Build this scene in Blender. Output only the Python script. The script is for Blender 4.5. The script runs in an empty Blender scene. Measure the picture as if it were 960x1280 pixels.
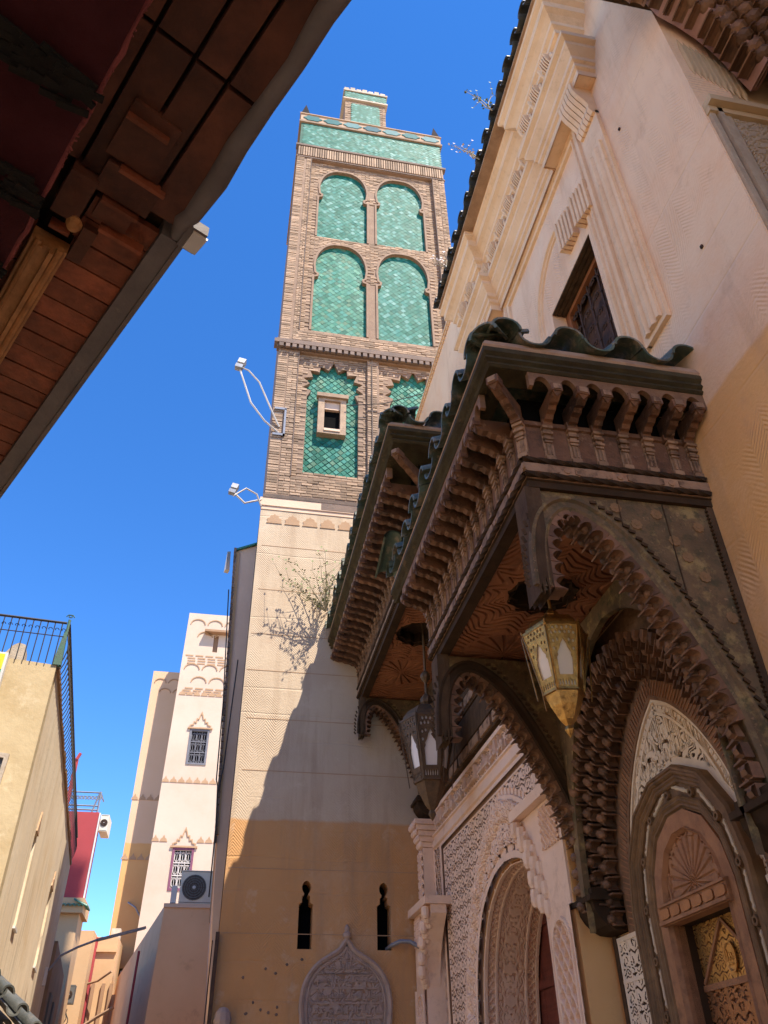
import bpy, bmesh, math, random
import numpy as np
from math import sin, cos, pi, radians, sqrt, floor
from mathutils import Vector, Matrix
from mathutils.geometry import tessellate_polygon
random.seed(7)
SC = bpy.context.scene
COL = SC.collection
# All coordinates are metres with the camera (eye height 1.6 m) at the origin:
# X to the right across the street, Y along the street, Z up; the ground is at z = -1.6.
GROUND = -1.6
# ---------------------------------------------------------------- camera
cd = bpy.data.cameras.new('camera')
cam = bpy.data.objects.new('camera', cd)
COL.objects.link(cam)
cd.sensor_fit = 'HORIZONTAL'; cd.sensor_width = 36.0; cd.lens = 37.5
cd.clip_start = 0.05; cd.clip_end = 3000
_up = Vector((-25, -1320, 1000)).normalized()
_s = Vector((-240, 762.121, 1000)).normalized()
_r = _s.cross(_up)
if _r.x < 0: _r = -_r
_M = Matrix((_r, _s, _up))
cam.matrix_world = Matrix((( _M[0][0], -_M[0][1], -_M[0][2], 0),
                           ( _M[1][0], -_M[1][1], -_M[1][2], 0),
                           ( _M[2][0], -_M[2][1], -_M[2][2], 0), (0, 0, 0, 1)))
SC.camera = cam
# ---------------------------------------------------------------- light
SUN = Vector((0.60, -1.0, 1.97)).normalized()
elev = math.asin(SUN.z); azim = math.atan2(SUN.x, SUN.y)
w = bpy.data.worlds.new('World'); SC.world = w; w.use_nodes = True
nt = w.node_tree; bg = nt.nodes['Background']
sk = nt.nodes.new('ShaderNodeTexSky'); sk.sky_type = 'NISHITA'; sk.sun_disc = False
sk.sun_elevation = elev; sk.sun_rotation = azim
sk.altitude = 2500; sk.air_density = 1.0; sk.dust_density = 0.0; sk.ozone_density = 2.0
hs = nt.nodes.new('ShaderNodeHueSaturation'); hs.inputs['Saturation'].default_value = 1.30
hs.inputs['Hue'].default_value = 0.507
nt.links.new(sk.outputs[0], hs.inputs['Color']); nt.links.new(hs.outputs[0], bg.inputs[0])
bg.inputs[1].default_value = 0.114
sl = bpy.data.lights.new('sun', 'SUN'); sl.energy = 3.3; sl.angle = radians(0.53); sl.color = (1.0, 0.90, 0.76)
so = bpy.data.objects.new('sun', sl); COL.objects.link(so)
so.rotation_euler = SUN.to_track_quat('Z', 'Y').to_euler()
SC.view_settings.view_transform = 'Standard'; SC.view_settings.look = 'None'
SC.view_settings.exposure = 1.7; SC.view_settings.gamma = 1.0
SC.cycles.max_bounces = 10; SC.cycles.diffuse_bounces = 8
# ---------------------------------------------------------------- helpers
MATS = {}
def mat(name, c1, c2=None, scale=4.0, rough=.85, bump=.25, bscale=45.0, metal=0.0, spec=.3, rnd=0.0, ramp=None,
        dirt=None, low=None, scratch=None, grain=None, coat=0.0, trans=0.0, emit=None, bdist=.01):
    """procedural surface: two tones by noise, optional random tones per piece, dirt patches, painted dado, scratches"""
    m = bpy.data.materials.new(name); m.use_nodes = True
    t = m.node_tree; n = t.nodes; L = t.links; p = n['Principled BSDF']
    geo = n.new('ShaderNodeNewGeometry'); pos = geo.outputs['Position']
    def noise(sc, det=5, vec=None, rg=.6):
        a = n.new('ShaderNodeTexNoise'); a.inputs['Scale'].default_value = sc; a.inputs['Detail'].default_value = det
        a.inputs['Roughness'].default_value = rg
        L.new(vec or pos, a.inputs['Vector']); return a.outputs['Fac']
    def ma(op, a, b=None, c=None):
        k = n.new('ShaderNodeMath'); k.operation = op
        for i, v in enumerate((a, b, c)):
            if v is None: continue
            if isinstance(v, (int, float)): k.inputs[i].default_value = v
            else: L.new(v, k.inputs[i])
        return k.outputs[0]
    def rmp(f, lo, hi):
        k = n.new('ShaderNodeMapRange'); k.clamp = True
        L.new(f, k.inputs[0]); k.inputs[1].default_value = lo; k.inputs[2].default_value = hi; return k.outputs[0]
    def mix(f, a, b, blend='MIX'):
        k = n.new('ShaderNodeMix'); k.data_type = 'RGBA'; k.blend_type = blend
        for i, v in ((0, f), (6, a), (7, b)):
            if isinstance(v, (int, float)): k.inputs[i].default_value = v
            elif isinstance(v, tuple): k.inputs[i].default_value = (*v, 1)
            else: L.new(v, k.inputs[i])
        return k.outputs[2]
    def scaled(sx, sy, sz):
        k = n.new('ShaderNodeVectorMath'); k.operation = 'MULTIPLY'; L.new(pos, k.inputs[0]); k.inputs[1].default_value = (sx, sy, sz)
        return k.outputs[0]
    oi = n.new('ShaderNodeObjectInfo')
    rv = ma('FRACT', ma('ADD', ma('MULTIPLY', geo.outputs['Random Per Island'], 7.31), ma('MULTIPLY', oi.outputs['Random'], 13.7)))
    if ramp:
        r = n.new('ShaderNodeValToRGB'); r.color_ramp.interpolation = 'CONSTANT'
        el = r.color_ramp.elements
        while len(el) > 1: el.remove(el[-1])
        for i, c in enumerate(ramp):
            e = el[0] if i == 0 else el.new(i / len(ramp))
            e.position = i / len(ramp); e.color = (*c, 1)
        L.new(rv, r.inputs[0]); col = r.outputs[0]
        col = mix(rmp(noise(scale), .35, .75), col, mix(.35, col, c1))
    else:
        c2 = c2 or tuple(x * .72 for x in c1)
        col = mix(rmp(noise(scale), .32, .7), c1, c2)
    if low:                                   # painted dado: colour below a height
        z, lc1, lc2 = low
        sep = n.new('ShaderNodeSeparateXYZ'); L.new(pos, sep.inputs[0])
        f = rmp(ma('ADD', sep.outputs[2], ma('MULTIPLY', noise(1.5, 6), .13)), z + .09, z + .055)
        col = mix(f, col, mix(rmp(noise(1.1, 4), .3, .7), lc1, lc2))
    if grain:                                 # long grain: streak noise
        g = noise(1.0, 4, scaled(*grain)); col = mix(rmp(g, .35, .7), col, mix(.55, col, (c1[0]*.25, c1[1]*.25, c1[2]*.25)))
    if rnd:
        col = mix(1.0, col, mix(rv, (1 - rnd,) * 3, (1 + rnd * .6,) * 3), 'MULTIPLY')
    for d in (dirt or []):
        dc, ds, lo, hi, am = d[:5]
        v = scaled(*d[5]) if len(d) > 5 else None
        col = mix(ma('MULTIPLY', rmp(noise(ds, 7, v, .7), lo, hi), am), col, dc)
    L.new(col, p.inputs['Base Color'])
    h = noise(bscale, 6)
    h = ma('ADD', h, ma('MULTIPLY', noise(bscale * .12, 3), 1.2))
    if grain: h = ma('ADD', h, ma('MULTIPLY', noise(1.0, 4, scaled(*grain)), 1.5))
    if scratch:                               # combed herringbone scratches in the wet plaster + long trowel lines
        ax, amp = scratch
        sep = n.new('ShaderNodeSeparateXYZ'); L.new(pos, sep.inputs[0]); u = sep.outputs[ax]; v = sep.outputs[2]
        zig = ma('MULTIPLY', ma('ABSOLUTE', ma('SUBTRACT', ma('FRACT', ma('MULTIPLY', u, 3.1)), .5)), .34)
        wv = ma('SINE', ma('MULTIPLY', ma('ADD', ma('ADD', v, zig), ma('MULTIPLY', noise(1.7, 2), .10)), 150.0))
        msk = rmp(noise(.9, 2), .45, .6)
        h = ma('ADD', h, ma('MULTIPLY', ma('MULTIPLY', wv, msk), amp))
        ln = ma('PINGPONG', ma('ADD', v, ma('MULTIPLY', noise(.7, 1), .12)), .21)
        l2 = rmp(ln, .018, .0)
        h = ma('SUBTRACT', h, ma('MULTIPLY', ma('MULTIPLY', l2, rmp(noise(2.2, 1, scaled(.25, .25, 3)), .48, .55)), amp * 2.2))
    b = n.new('ShaderNodeBump'); b.inputs['Strength'].default_value = bump; b.inputs['Distance'].default_value = bdist
    L.new(h, b.inputs['Height']); L.new(b.outputs[0], p.inputs['Normal'])
    rr = ma('ADD', rough - .08, ma('MULTIPLY', noise(9.0, 3), .16)); L.new(rr, p.inputs['Roughness'])
    p.inputs['Metallic'].default_value = metal
    p.inputs['Specular IOR Level'].default_value = spec
    p.inputs['Coat Weight'].default_value = coat; p.inputs['Coat Roughness'].default_value = .12
    if trans: p.inputs['Transmission Weight'].default_value = trans
    if emit:
        p.inputs['Emission Color'].default_value = (*emit[0], 1); p.inputs['Emission Strength'].default_value = emit[1]
    MATS[name] = m
    return m

class MB:
    """collects geometry; build() links it as ONE mesh object"""
    def __init__(s): s.v = []; s.f = []
    def add(s, vs, fs):
        o = len(s.v); s.v += [tuple(v) for v in vs]; s.f += [tuple(i + o for i in f) for f in fs]; return s
    def hexa(s, p):       # 8 points: bottom ring 0-3, top ring 4-7
        return s.add(p, [(0,3,2,1),(4,5,6,7),(0,1,5,4),(1,2,6,5),(2,3,7,6),(3,0,4,7)])
    def box(s, x0, x1, y0, y1, z0, z1):
        return s.hexa([(x0,y0,z0),(x1,y0,z0),(x1,y1,z0),(x0,y1,z0),(x0,y0,z1),(x1,y0,z1),(x1,y1,z1),(x0,y1,z1)])
    def bar(s, a, b, wx, wz=None, up=(0, 0, 1)):
        a = Vector(a); b = Vector(b); d = (b - a).normalized(); wz = wz or wx
        u = Vector(up)
        if abs(d.dot(u)) > .98: u = Vector((1, 0, 0))
        r = d.cross(u).normalized() * wx / 2; q = r.cross(d).normalized() * wz / 2
        return s.hexa([a-r-q, a+r-q, a+r+q, a-r+q, b-r-q, b+r-q, b+r+q, b-r+q])
    def tube(s, pts, r, n=8, cap=True):
        pts = [Vector(p) for p in pts]; m = len(pts)
        rs = r if isinstance(r, (list, tuple)) else [r] * m
        base = len(s.v); prev = None
        for i, p in enumerate(pts):
            d = (pts[min(i+1, m-1)] - pts[max(i-1, 0)]).normalized()
            u = prev if prev and abs(prev.dot(d)) < .95 else (Vector((0,0,1)) if abs(d.z) < .9 else Vector((1,0,0)))
            a = d.cross(u).normalized(); b = a.cross(d).normalized(); prev = b
            for k in range(n):
                t = 2*pi*k/n; s.v.append(tuple(p + (a*cos(t) + b*sin(t)) * rs[i]))
        for i in range(m-1):
            for k in range(n):
                k2 = (k+1) % n
                s.f.append((base+i*n+k, base+i*n+k2, base+(i+1)*n+k2, base+(i+1)*n+k))
        if cap:
            s.f.append(tuple(base+k for k in range(n))[::-1]); s.f.append(tuple(base+(m-1)*n+k for k in range(n)))
        return s
    def lathe(s, prof, c=(0,0,0), n=16, a0=0.0, sweep=2*pi):
        base = len(s.v); full = abs(sweep - 2*pi) < 1e-6; k_n = n if full else n+1
        for r, z in prof:
            for k in range(k_n):
                t = a0 + sweep*k/n; s.v.append((c[0]+r*cos(t), c[1]+r*sin(t), c[2]+z))
        for i in range(len(prof)-1):
            for k in range(n):
                k2 = (k+1) % k_n if full else k+1
                s.f.append((base+i*k_n+k, base+i*k_n+k2, base+(i+1)*k_n+k2, base+(i+1)*k_n+k))
        return s
    def prism(s, poly, mp, a, b):
        """extrude a 2D polygon between heights a and b; mp(u, v, w) -> xyz"""
        return s.plate(poly, [], mp, a, b)
    def plate(s, outer, holes, mp, a, b, back=True):
        loops = [list(outer)] + [list(h) for h in holes]
        flat = [p for l in loops for p in l]
        tri = tessellate_polygon([[Vector((p[0], p[1], 0)) for p in l] for l in loops])
        o = len(s.v); N = len(flat)
        s.v += [tuple(mp(p[0], p[1], b)) for p in flat] + [tuple(mp(p[0], p[1], a)) for p in flat]
        for t in tri:
            s.f.append(tuple(o+i for i in t))
            if back: s.f.append(tuple(o+N+i for i in reversed(t)))
        k = o
        for l in loops:
            m = len(l)
            for i in range(m):
                j = (i+1) % m
                s.f.append((k+i, k+j, k+j+N, k+i+N))
            k += m
        return s
    def sweep(s, path, prof, mp, closed=False):
        """mitred moulding: path in (u,v), profile of (offset to the left of the path, height w)"""
        P = [Vector((p[0], p[1])) for p in path]; m = len(P); pr = len(prof); base = len(s.v)
        for i in range(m):
            if closed: a = P[i-1]; b = P[(i+1) % m]
            else: a = P[max(i-1, 0)]; b = P[min(i+1, m-1)]
            d1 = (P[i]-a).normalized() if (P[i]-a).length > 1e-9 else (b-P[i]).normalized()
            d2 = (b-P[i]).normalized() if (b-P[i]).length > 1e-9 else d1
            n1 = Vector((-d1.y, d1.x)); n2 = Vector((-d2.y, d2.x)); nn = (n1+n2)
            nn = nn.normalized() if nn.length > 1e-6 else n1
            k = 1 / max(.35, nn.dot(n1))
            for o_, w_ in prof: q = P[i] + nn*o_*k; s.v.append(tuple(mp(q.x, q.y, w_)))
        for i in range(m if closed else m-1):
            j = (i+1) % m
            for k in range(pr-1):
                s.f.append((base+i*pr+k, base+j*pr+k, base+j*pr+k+1, base+i*pr+k+1))
        if not closed and pr > 2:
            s.f.append(tuple(base+k for k in range(pr))[::-1]); s.f.append(tuple(base+(m-1)*pr+k for k in range(pr)))
        return s
    def relief(s, u0, u1, v0, v1, nu, nv, h, mp, mask=None):
        """carved sheet: a grid raised by h(U, V)"""
        U, V = np.meshgrid(np.linspace(u0, u1, nu), np.linspace(v0, v1, nv))
        H = h(U, V); K = mask(U, V) if mask is not None else np.ones_like(U, bool)
        idx = -np.ones(U.shape, int); base = len(s.v)
        use = np.zeros_like(K); c = K[:-1,:-1] & K[1:,:-1] & K[:-1,1:] & K[1:,1:]
        use[:-1,:-1] |= c; use[1:,:-1] |= c; use[:-1,1:] |= c; use[1:,1:] |= c
        idx[use] = np.arange(use.sum()) + base
        for a, b, d in zip(U[use], V[use], H[use]): s.v.append(tuple(mp(a, b, d)))
        for j, i in zip(*np.nonzero(c)):
            s.f.append((int(idx[j,i]), int(idx[j,i+1]), int(idx[j+1,i+1]), int(idx[j+1,i])))
        return s
    def mesh(s, name, m=None, smooth=False):
        me = bpy.data.meshes.new(name); me.from_pydata(s.v, [], s.f); me.update()
        bm = bmesh.new(); bm.from_mesh(me)
        if len(s.f) < 150000: bmesh.ops.recalc_face_normals(bm, faces=bm.faces)
        bm.to_mesh(me); bm.free()
        if smooth:
            me.polygons.foreach_set('use_smooth', [True]*len(me.polygons))
            me.set_sharp_from_angle(angle=radians(40))
        if m: me.materials.append(MATS[m])
        return me
    def build(s, name, m, parent=None, smooth=False, kind=None, label=None):
        return put(name, s.mesh(name, m, smooth), parent, kind=kind, label=label)

def put(name, me, parent=None, loc=None, M=None, kind=None, label=None):
    o = bpy.data.objects.new(name, me); COL.objects.link(o)
    if M is not None: o.matrix_world = M if parent is None else M
    elif loc is not None: o.location = loc
    if parent is not None: par(o, parent)
    if kind: o['kind'] = kind
    if label: o['label'] = label
    return o
def par(o, p):
    """parent without moving: the parent chains here are unrotated empties or meshes at the origin"""
    mw = o.matrix_basis.copy(); o.parent = p
    o.matrix_parent_inverse = world_of(p).inverted(); o.matrix_basis = mw
def world_of(p):
    M = p.matrix_basis.copy()
    if p.parent: M = world_of(p.parent) @ p.matrix_parent_inverse @ M
    return M
def thing(name, loc, label, cat, group=None):
    o = bpy.data.objects.new(name, None); COL.objects.link(o); o.location = loc; o.empty_display_size = .1
    o['label'] = label; o['category'] = cat
    if group: o['group'] = group
    return o
def tag(o, label, cat, group=None):
    o['label'] = label; o['category'] = cat
    if group: o['group'] = group
    return o
def PX(X0): return lambda u, v, w: (X0 - w, u, v)        # plane parallel to the street, facing it from the right
def PY(Y0): return lambda u, v, w: (u, Y0 - w, v)        # plane across the street, facing the camera
def PZ(z0): return lambda u, v, w: (u, v, z0 - w)        # horizontal plane seen from below
def ID(u, v, w): return (u, v, w)
def frame_mat(origin, t, n, z=(0, 0, 1), s=1.0):
    t = Vector(t); n = Vector(n); z = Vector(z)
    return Matrix(((t.x*s, n.x*s, z.x*s, origin[0]), (t.y*s, n.y*s, z.y*s, origin[1]), (t.z*s, n.z*s, z.z*s, origin[2]), (0,0,0,1)))
# numpy noise for the carved patterns
_rng = np.random.RandomState(11); _G = _rng.rand(256, 256)
def vnoise(x, y):
    xi = np.floor(x).astype(int); yi = np.floor(y).astype(int); fx = x-xi; fy = y-yi
    fx = fx*fx*(3-2*fx); fy = fy*fy*(3-2*fy)
    g = lambda a, b: _G[a % 256, b % 256]
    return (g(xi,yi)*(1-fx)+g(xi+1,yi)*fx)*(1-fy)+(g(xi,yi+1)*(1-fx)+g(xi+1,yi+1)*fx)*fy
def sst(a, b, x):
    t = np.clip((x-a)/(b-a), 0, 1); return t*t*(3-2*t)
def arabesque(U, V, s=1.0, k=5.0):
    """winding tendrils: level lines of smooth noise cut to even strokes"""
    x = U/s; y = V/s
    n_ = vnoise(x+.7*vnoise(x*1.3, y*1.3+9), y+.7*vnoise(x*1.3+40, y*1.3))
    return sst(.25, .62, np.abs(np.sin(n_*k*pi)))
def ornament(U, V, p=.16, s=.11, k=3.2, thr=(.22,.5)):
    """ordered arabesque: one motif mirrored across a half-dropped grid, with a fine diamond trellis"""
    row = np.floor(V/p); u = U/p+.5*(row % 2)
    a = np.abs(((u) % 2)-1); b_ = np.abs(((V/p) % 2)-1)
    n_ = vnoise(a*p/s+2.3, b_*p/s+5.1)+.35*vnoise(a*p/s*2+7, b_*p/s*2)
    vine = sst(thr[0], thr[1], np.abs(np.sin(n_*k*pi)))
    r = np.hypot(a-.5, b_-.5); ros = (np.abs(r-.30) < .06) | (r < .10)
    return np.maximum(vine, ros*1.0)
def mirrored(U, V, s, k, c): return arabesque(np.abs(U-c)+3.3, V, s, k)
def lattice(U, V, pu, pv, t=.25):
    a = np.abs(np.sin(pi*(U/pu+V/pv))); b = np.abs(np.sin(pi*(U/pu-V/pv)))
    return 1-sst(t*.5, t, np.minimum(a, b))
def beads(U, p): return np.abs(np.sin(pi*U/p))
# ---------------------------------------------------------------- materials
CREAM = (.66, .50, .37); OCH1 = (.76, .46, .20); OCH2 = (.70, .405, .165)
mat('facade_plaster', (.80, .585, .39), (.77, .52, .33), scale=.9, rough=.85, bump=.55, bscale=30, scratch=(1, .55), low=(3.9, OCH1, OCH2),
    dirt=[((.50,.31,.19), 3.0, .56, .70, .4), ((.86,.68,.50), .6, .5, .75, .5), ((.48,.30,.18), 1.0, .52, .76, .6, (2.2, 2.2, .30)), ((.76,.42,.22), .8, .50, .72, .5)])
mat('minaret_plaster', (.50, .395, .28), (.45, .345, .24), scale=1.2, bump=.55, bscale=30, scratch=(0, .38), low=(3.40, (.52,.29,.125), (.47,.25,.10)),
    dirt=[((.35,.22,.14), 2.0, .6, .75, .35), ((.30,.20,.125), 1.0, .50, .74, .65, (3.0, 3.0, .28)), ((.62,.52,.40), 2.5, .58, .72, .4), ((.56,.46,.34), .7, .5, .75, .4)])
mat('ochre_plaster', OCH1, OCH2, scale=1.2, bump=.3, dirt=[((.33,.19,.10), 2.5, .6, .75, .4)])
mat('moulded_plaster', (.78, .56, .36), (.69, .47, .28), scale=2.5, bump=.3, bscale=60, dirt=[((.42,.26,.14), 3.0, .54, .8, .5), ((.36,.23,.13), 14.0, .56, .72, .35)])
mat('carved_plaster', (.80, .60, .46), (.72, .52, .38), scale=2.2, bump=.35, bscale=90, dirt=[((.36,.22,.16), 5.0, .55, .75, .5)])
mat('carved_ground', (.34, .22, .15), (.26, .17, .12), scale=5, bump=.3)
mat('carved_stone', (.40, .31, .26), (.32, .24, .20), scale=8, bump=.5, bscale=90, dirt=[((.16,.11,.09), 9.0, .55, .75, .6)])
mat('calligraphy_plaster', (.78, .66, .50), (.68, .56, .42), scale=6, bump=.3, bscale=90)
mat('calligraphy_ground', (.17, .10, .06), (.12, .07, .045), scale=7, bump=.3)
mat('brick', (.38, .265, .18), rnd=.42, rough=.9, bump=.6, bscale=60, scale=5, dirt=[((.15,.11,.09), 1.4, .58, .78, .55), ((.55,.42,.32), 2.3, .6, .75, .5)])
mat('brick_mortar', (.26, .175, .12), (.20, .13, .09), bump=.6, bscale=60)
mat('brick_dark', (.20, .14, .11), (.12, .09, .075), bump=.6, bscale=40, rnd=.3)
mat('zellige', (.03, .17, .125), ramp=[(.018,.125,.085), (.026,.165,.12), (.045,.20,.155), (.014,.10,.07), (.03,.18,.13), (.07,.24,.17), (.026,.15,.10), (.085,.17,.11), (.04,.21,.17)],
    rough=.55, bump=.25, bscale=25, spec=.10, dirt=[((.22,.24,.15), 7.0, .62, .75, .5)])
mat('zellige_pale', (.018, .150, .115), ramp=[(.012,.125,.09), (.018,.150,.115), (.035,.185,.155), (.008,.095,.065), (.014,.125,.09), (.11,.27,.24), (.022,.145,.11), (.010,.115,.09), (.045,.20,.17)],
    rough=.6, bump=.25, bscale=25, spec=.12, dirt=[((.30,.25,.17), 6.0, .62, .75, .5)])
mat('zellige_blue', (.05, .14, .16), ramp=[(.03,.12,.13), (.07,.17,.19), (.025,.09,.12), (.10,.20,.21)], rough=.6, bump=.25, spec=.05)
mat('zellige_grout', (.05, .12, .09), (.035, .09, .065), bump=.4)
mat('green_glaze', (.055, .095, .068), (.13, .135, .09), scale=11, rough=.52, bump=.8, bscale=28, spec=.4, rnd=.35,
    dirt=[((.30,.24,.17), 11.0, .52, .66, .8), ((.025,.027,.022), 5.0, .52, .7, .7)])
mat('grey_glaze', (.085, .085, .075), (.05, .055, .048), scale=7, rough=.5, bump=.5, bscale=35, spec=.5, rnd=.35,
    dirt=[((.22,.17,.12), 9.0, .56, .7, .5)])
mat('tile_bedding', (.42, .28, .18), (.30, .19, .12), scale=8, bump=.7, bscale=40)
mat('red_wood', (.185, .092, .048), (.115, .056, .030), scale=7, rough=.7, bump=.5, bscale=50, rnd=.35,
    dirt=[((.030,.018,.012), 6.0, .48, .66, .8), ((.40,.25,.16), 14.0, .58, .7, .5)])
mat('pale_wood', (.33, .205, .12), (.21, .125, .072), scale=9, rough=.75, bump=.4, rnd=.3, dirt=[((.05,.028,.018), 9.0, .50, .66, .8)])
mat('dark_wood', (.115, .070, .038), (.070, .043, .025), scale=6, rough=.8, spec=.1, bump=.5, bscale=50, grain=(14, 14, 3), dirt=[((.13,.09,.06), 7.0, .58, .75, .5)])
mat('black_wood', (.060, .036, .020), (.035, .022, .013), scale=6, rough=.8, spec=.1, bump=.4)
mat('gutter_wood', (.075, .062, .032), (.050, .036, .020), scale=6, rough=.75, spec=.12, bump=.5, bscale=60, grain=(5, 5, 22), dirt=[((.16,.10,.045), 5.0, .58, .72, .6), ((.34,.16,.03), 9.0, .70, .76, .8)])
mat('gilt_frieze', (.42, .26, .15), (.30, .165, .095), scale=12, rough=.6, bump=.4, dirt=[((.08,.045,.025), 14.0, .5, .68, .7)])
mat('painted_panel', (.18, .115, .055), (.10, .065, .033), scale=5, rough=.7, bump=.4, bscale=60,
    dirt=[((.36,.26,.10), 7.0, .52, .66, .7), ((.070,.06,.028), 12.0, .50, .62, .8), ((.40,.24,.12), 20.0, .60, .70, .6)])
mat('painted_flower', (.26, .15, .07), (.19, .115, .05), scale=20, rough=.7)
mat('soffit_wood', (.30, .125, .055), (.22, .085, .038), scale=6, rough=.7, bump=.4, dirt=[((.04,.02,.012), 5.0, .55, .75, .6)])
mat('arch_brown', (.28, .155, .080), (.19, .10, .053), scale=6, rough=.75, bump=.4, grain=(3, 12, 12), dirt=[((.06,.04,.028), 8.0, .55, .72, .6)])
mat('stalactite', (.215, .112, .058), (.135, .07, .038), scale=11, rough=.6, bump=.4, rnd=.45, dirt=[((.045,.028,.02), 10.0, .5, .7, .6)])
mat('brass', (.56, .32, .09), (.32, .17, .05), scale=20, rough=.36, metal=.9, bump=.35, bscale=90, dirt=[((.08,.055,.03), 22.0, .52, .7, .7)])
mat('dark_brass', (.15, .095, .05), (.09, .058, .035), scale=20, rough=.6, metal=.4, bump=.35, bscale=90, dirt=[((.25,.17,.09), 22.0, .6, .75, .5)])
mat('milk_glass', (.80, .77, .72), (.74, .70, .66), scale=3, rough=.35, bump=.05, spec=.5)
mat('milk_glass_warm', (.80, .70, .54), (.74, .63, .48), scale=3, rough=.35, bump=.05, spec=.5)
mat('inlay_cream', (.60, .50, .36), (.50, .41, .29), scale=12, rough=.5, bump=.2)
mat('door_frame_wood', (.25, .145, .068), (.16, .092, .045), scale=9, rough=.6, bump=.35, spec=.2, grain=(9, 9, 2), dirt=[((.03,.022,.016), 8.0, .55, .75, .6)])
mat('carved_brown', (.38, .185, .085), (.25, .115, .055), scale=8, rough=.6, bump=.4, dirt=[((.09,.05,.03), 10.0, .52, .72, .6)])
mat('door_copper', (.42, .20, .085), (.30, .135, .055), scale=9, rough=.42, metal=.45, bump=.4, bscale=60, dirt=[((.09,.045,.02), 10.0, .55, .72, .5)])
mat('door_gold', (.62, .36, .12), (.46, .25, .075), scale=12, rough=.35, metal=.6, bump=.3)
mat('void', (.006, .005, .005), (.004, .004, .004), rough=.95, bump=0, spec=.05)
mat('red_door', (.20, .05, .03), (.12, .03, .02), scale=5, rough=.6, bump=.5, grain=(2, 2, 30))
mat('window_wood', (.30, .115, .045), (.20, .075, .03), scale=8, rough=.55, bump=.3)
mat('iron', (.09, .055, .040), (.05, .033, .027), scale=9, rough=.8, metal=.0, spec=.15, bump=.3)
mat('steel_grey', (.26, .27, .30), (.19, .20, .23), scale=9, rough=.45, metal=.3, bump=.2)
mat('lamp_white', (.50, .50, .50), (.40, .40, .40), scale=5, rough=.4, bump=.1)
mat('cable', (.50, .46, .42), (.36, .33, .30), rough=.6, bump=.1)
mat('dark_cable', (.045, .04, .038), (.03, .03, .03), rough=.6, bump=.1)
mat('eave_shaded', (.13, .045, .025), (.085, .028, .017), scale=4, rough=.7, bump=.4, rnd=.3, grain=(9, 9, 30), dirt=[((.03,.012,.01), 4.0, .5, .75, .7)])  # darker copy of the eave wood, shade put into its colour
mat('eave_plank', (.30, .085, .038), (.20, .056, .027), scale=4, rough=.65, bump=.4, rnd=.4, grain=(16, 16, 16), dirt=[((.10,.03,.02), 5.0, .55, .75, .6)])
mat('eave_beam', (.50, .24, .09), (.40, .175, .06), scale=5, rough=.6, bump=.4, grain=(20, 11, 20))
mat('eave_lead', (.150, .135, .140), (.10, .09, .095), scale=6, rough=.7, bump=.5, bscale=25, dirt=[((.27,.23,.22), 9.0, .6, .72, .5)])
mat('maroon_cloth', (.060, .016, .022), (.042, .011, .015), scale=9, rough=.9, bump=.6, bscale=220, spec=.1)
mat('black_fringe', (.015, .013, .013), (.008, .008, .008), rough=.9, bump=.6, bscale=150, spec=.2)
mat('pink_edge', (.30, .085, .085), (.20, .05, .055), rough=.9, bump=.6, bscale=220)
mat('tower_plaster', (.54, .43, .345), (.48, .37, .29), scale=.5, bump=.3, bscale=8, dirt=[((.50,.36,.26), .5, .5, .8, .6), ((.45,.34,.27), 3.0, .6, .8, .3, (.5, .5, 4))])
mat('wing_plaster', (.58, .41, .28), (.54, .36, .22), scale=.4, bump=.25, bscale=8, low=(8.6, (.58,.34,.14), (.54,.30,.12)))
mat('incised', (.40, .26, .16), (.34, .21, .12), scale=3, bump=.3)
mat('yellow_wall', (.50, .40, .24), (.41, .31, .17), scale=1.6, bump=.5, bscale=14, dirt=[((.30,.20,.08), 1.8, .52, .75, .6), ((.70,.60,.42), 3.0, .55, .75, .6)])
mat('streaked_wall', (.76, .64, .46), (.66, .53, .36), scale=1.0, bump=.4, bscale=14,
    dirt=[((.36,.28,.18), 1.0, .52, .7, .6, (5, 5, .5)), ((.66,.60,.50), 1.0, .5, .7, .6, (7, 7, .6)), ((.55,.38,.17), .8, .52, .7, .5)])
mat('brown_wall', (.34, .21, .125), (.26, .155, .09), scale=1.2, bump=.3, bscale=10)
mat('red_wall', (.34, .05, .055), (.29, .045, .05), scale=1.0, bump=.3, bscale=10)
mat('orange_wall', (.52, .34, .19), (.46, .29, .15), scale=.8, bump=.3, bscale=10)
mat('tan_wall', (.72, .45, .26), (.66, .39, .22), scale=1.0, bump=.35, bscale=14, dirt=[((.30,.18,.11), 2.0, .58, .75, .5)])
mat('pinkish_wall', (.66, .48, .35), (.58, .41, .30), scale=1.2, bump=.3, bscale=14)
mat('ac_body', (.62, .57, .47), (.52, .47, .39), scale=4, rough=.5, bump=.15)
mat('ac_grille', (.13, .125, .12), (.10, .10, .095), scale=4, rough=.6, bump=.2)
mat('green_iron', (.05, .14, .10), (.07, .10, .07), scale=6, rough=.6, bump=.3)
mat('blue_grille', (.16, .18, .24), (.12, .14, .19), scale=6, rough=.5, bump=.2)
mat('purple_frame', (.20, .07, .12), (.15, .05, .09), scale=6, rough=.6, bump=.2)
mat('grille_grey', (.16, .16, .18), (.11, .11, .13), scale=6, rough=.6, bump=.2)
mat('pale_grille', (.55, .52, .50), (.45, .42, .40), scale=6, rough=.6, bump=.2)
mat('white_frame', (.58, .56, .54), (.50, .48, .46), rough=.5, bump=.1)
mat('sign_yellow', (.75, .55, .03), (.72, .50, .03), rough=.4, bump=.05)
mat('sign_green', (.02, .30, .10), (.02, .27, .09), rough=.4, bump=.05)
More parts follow.
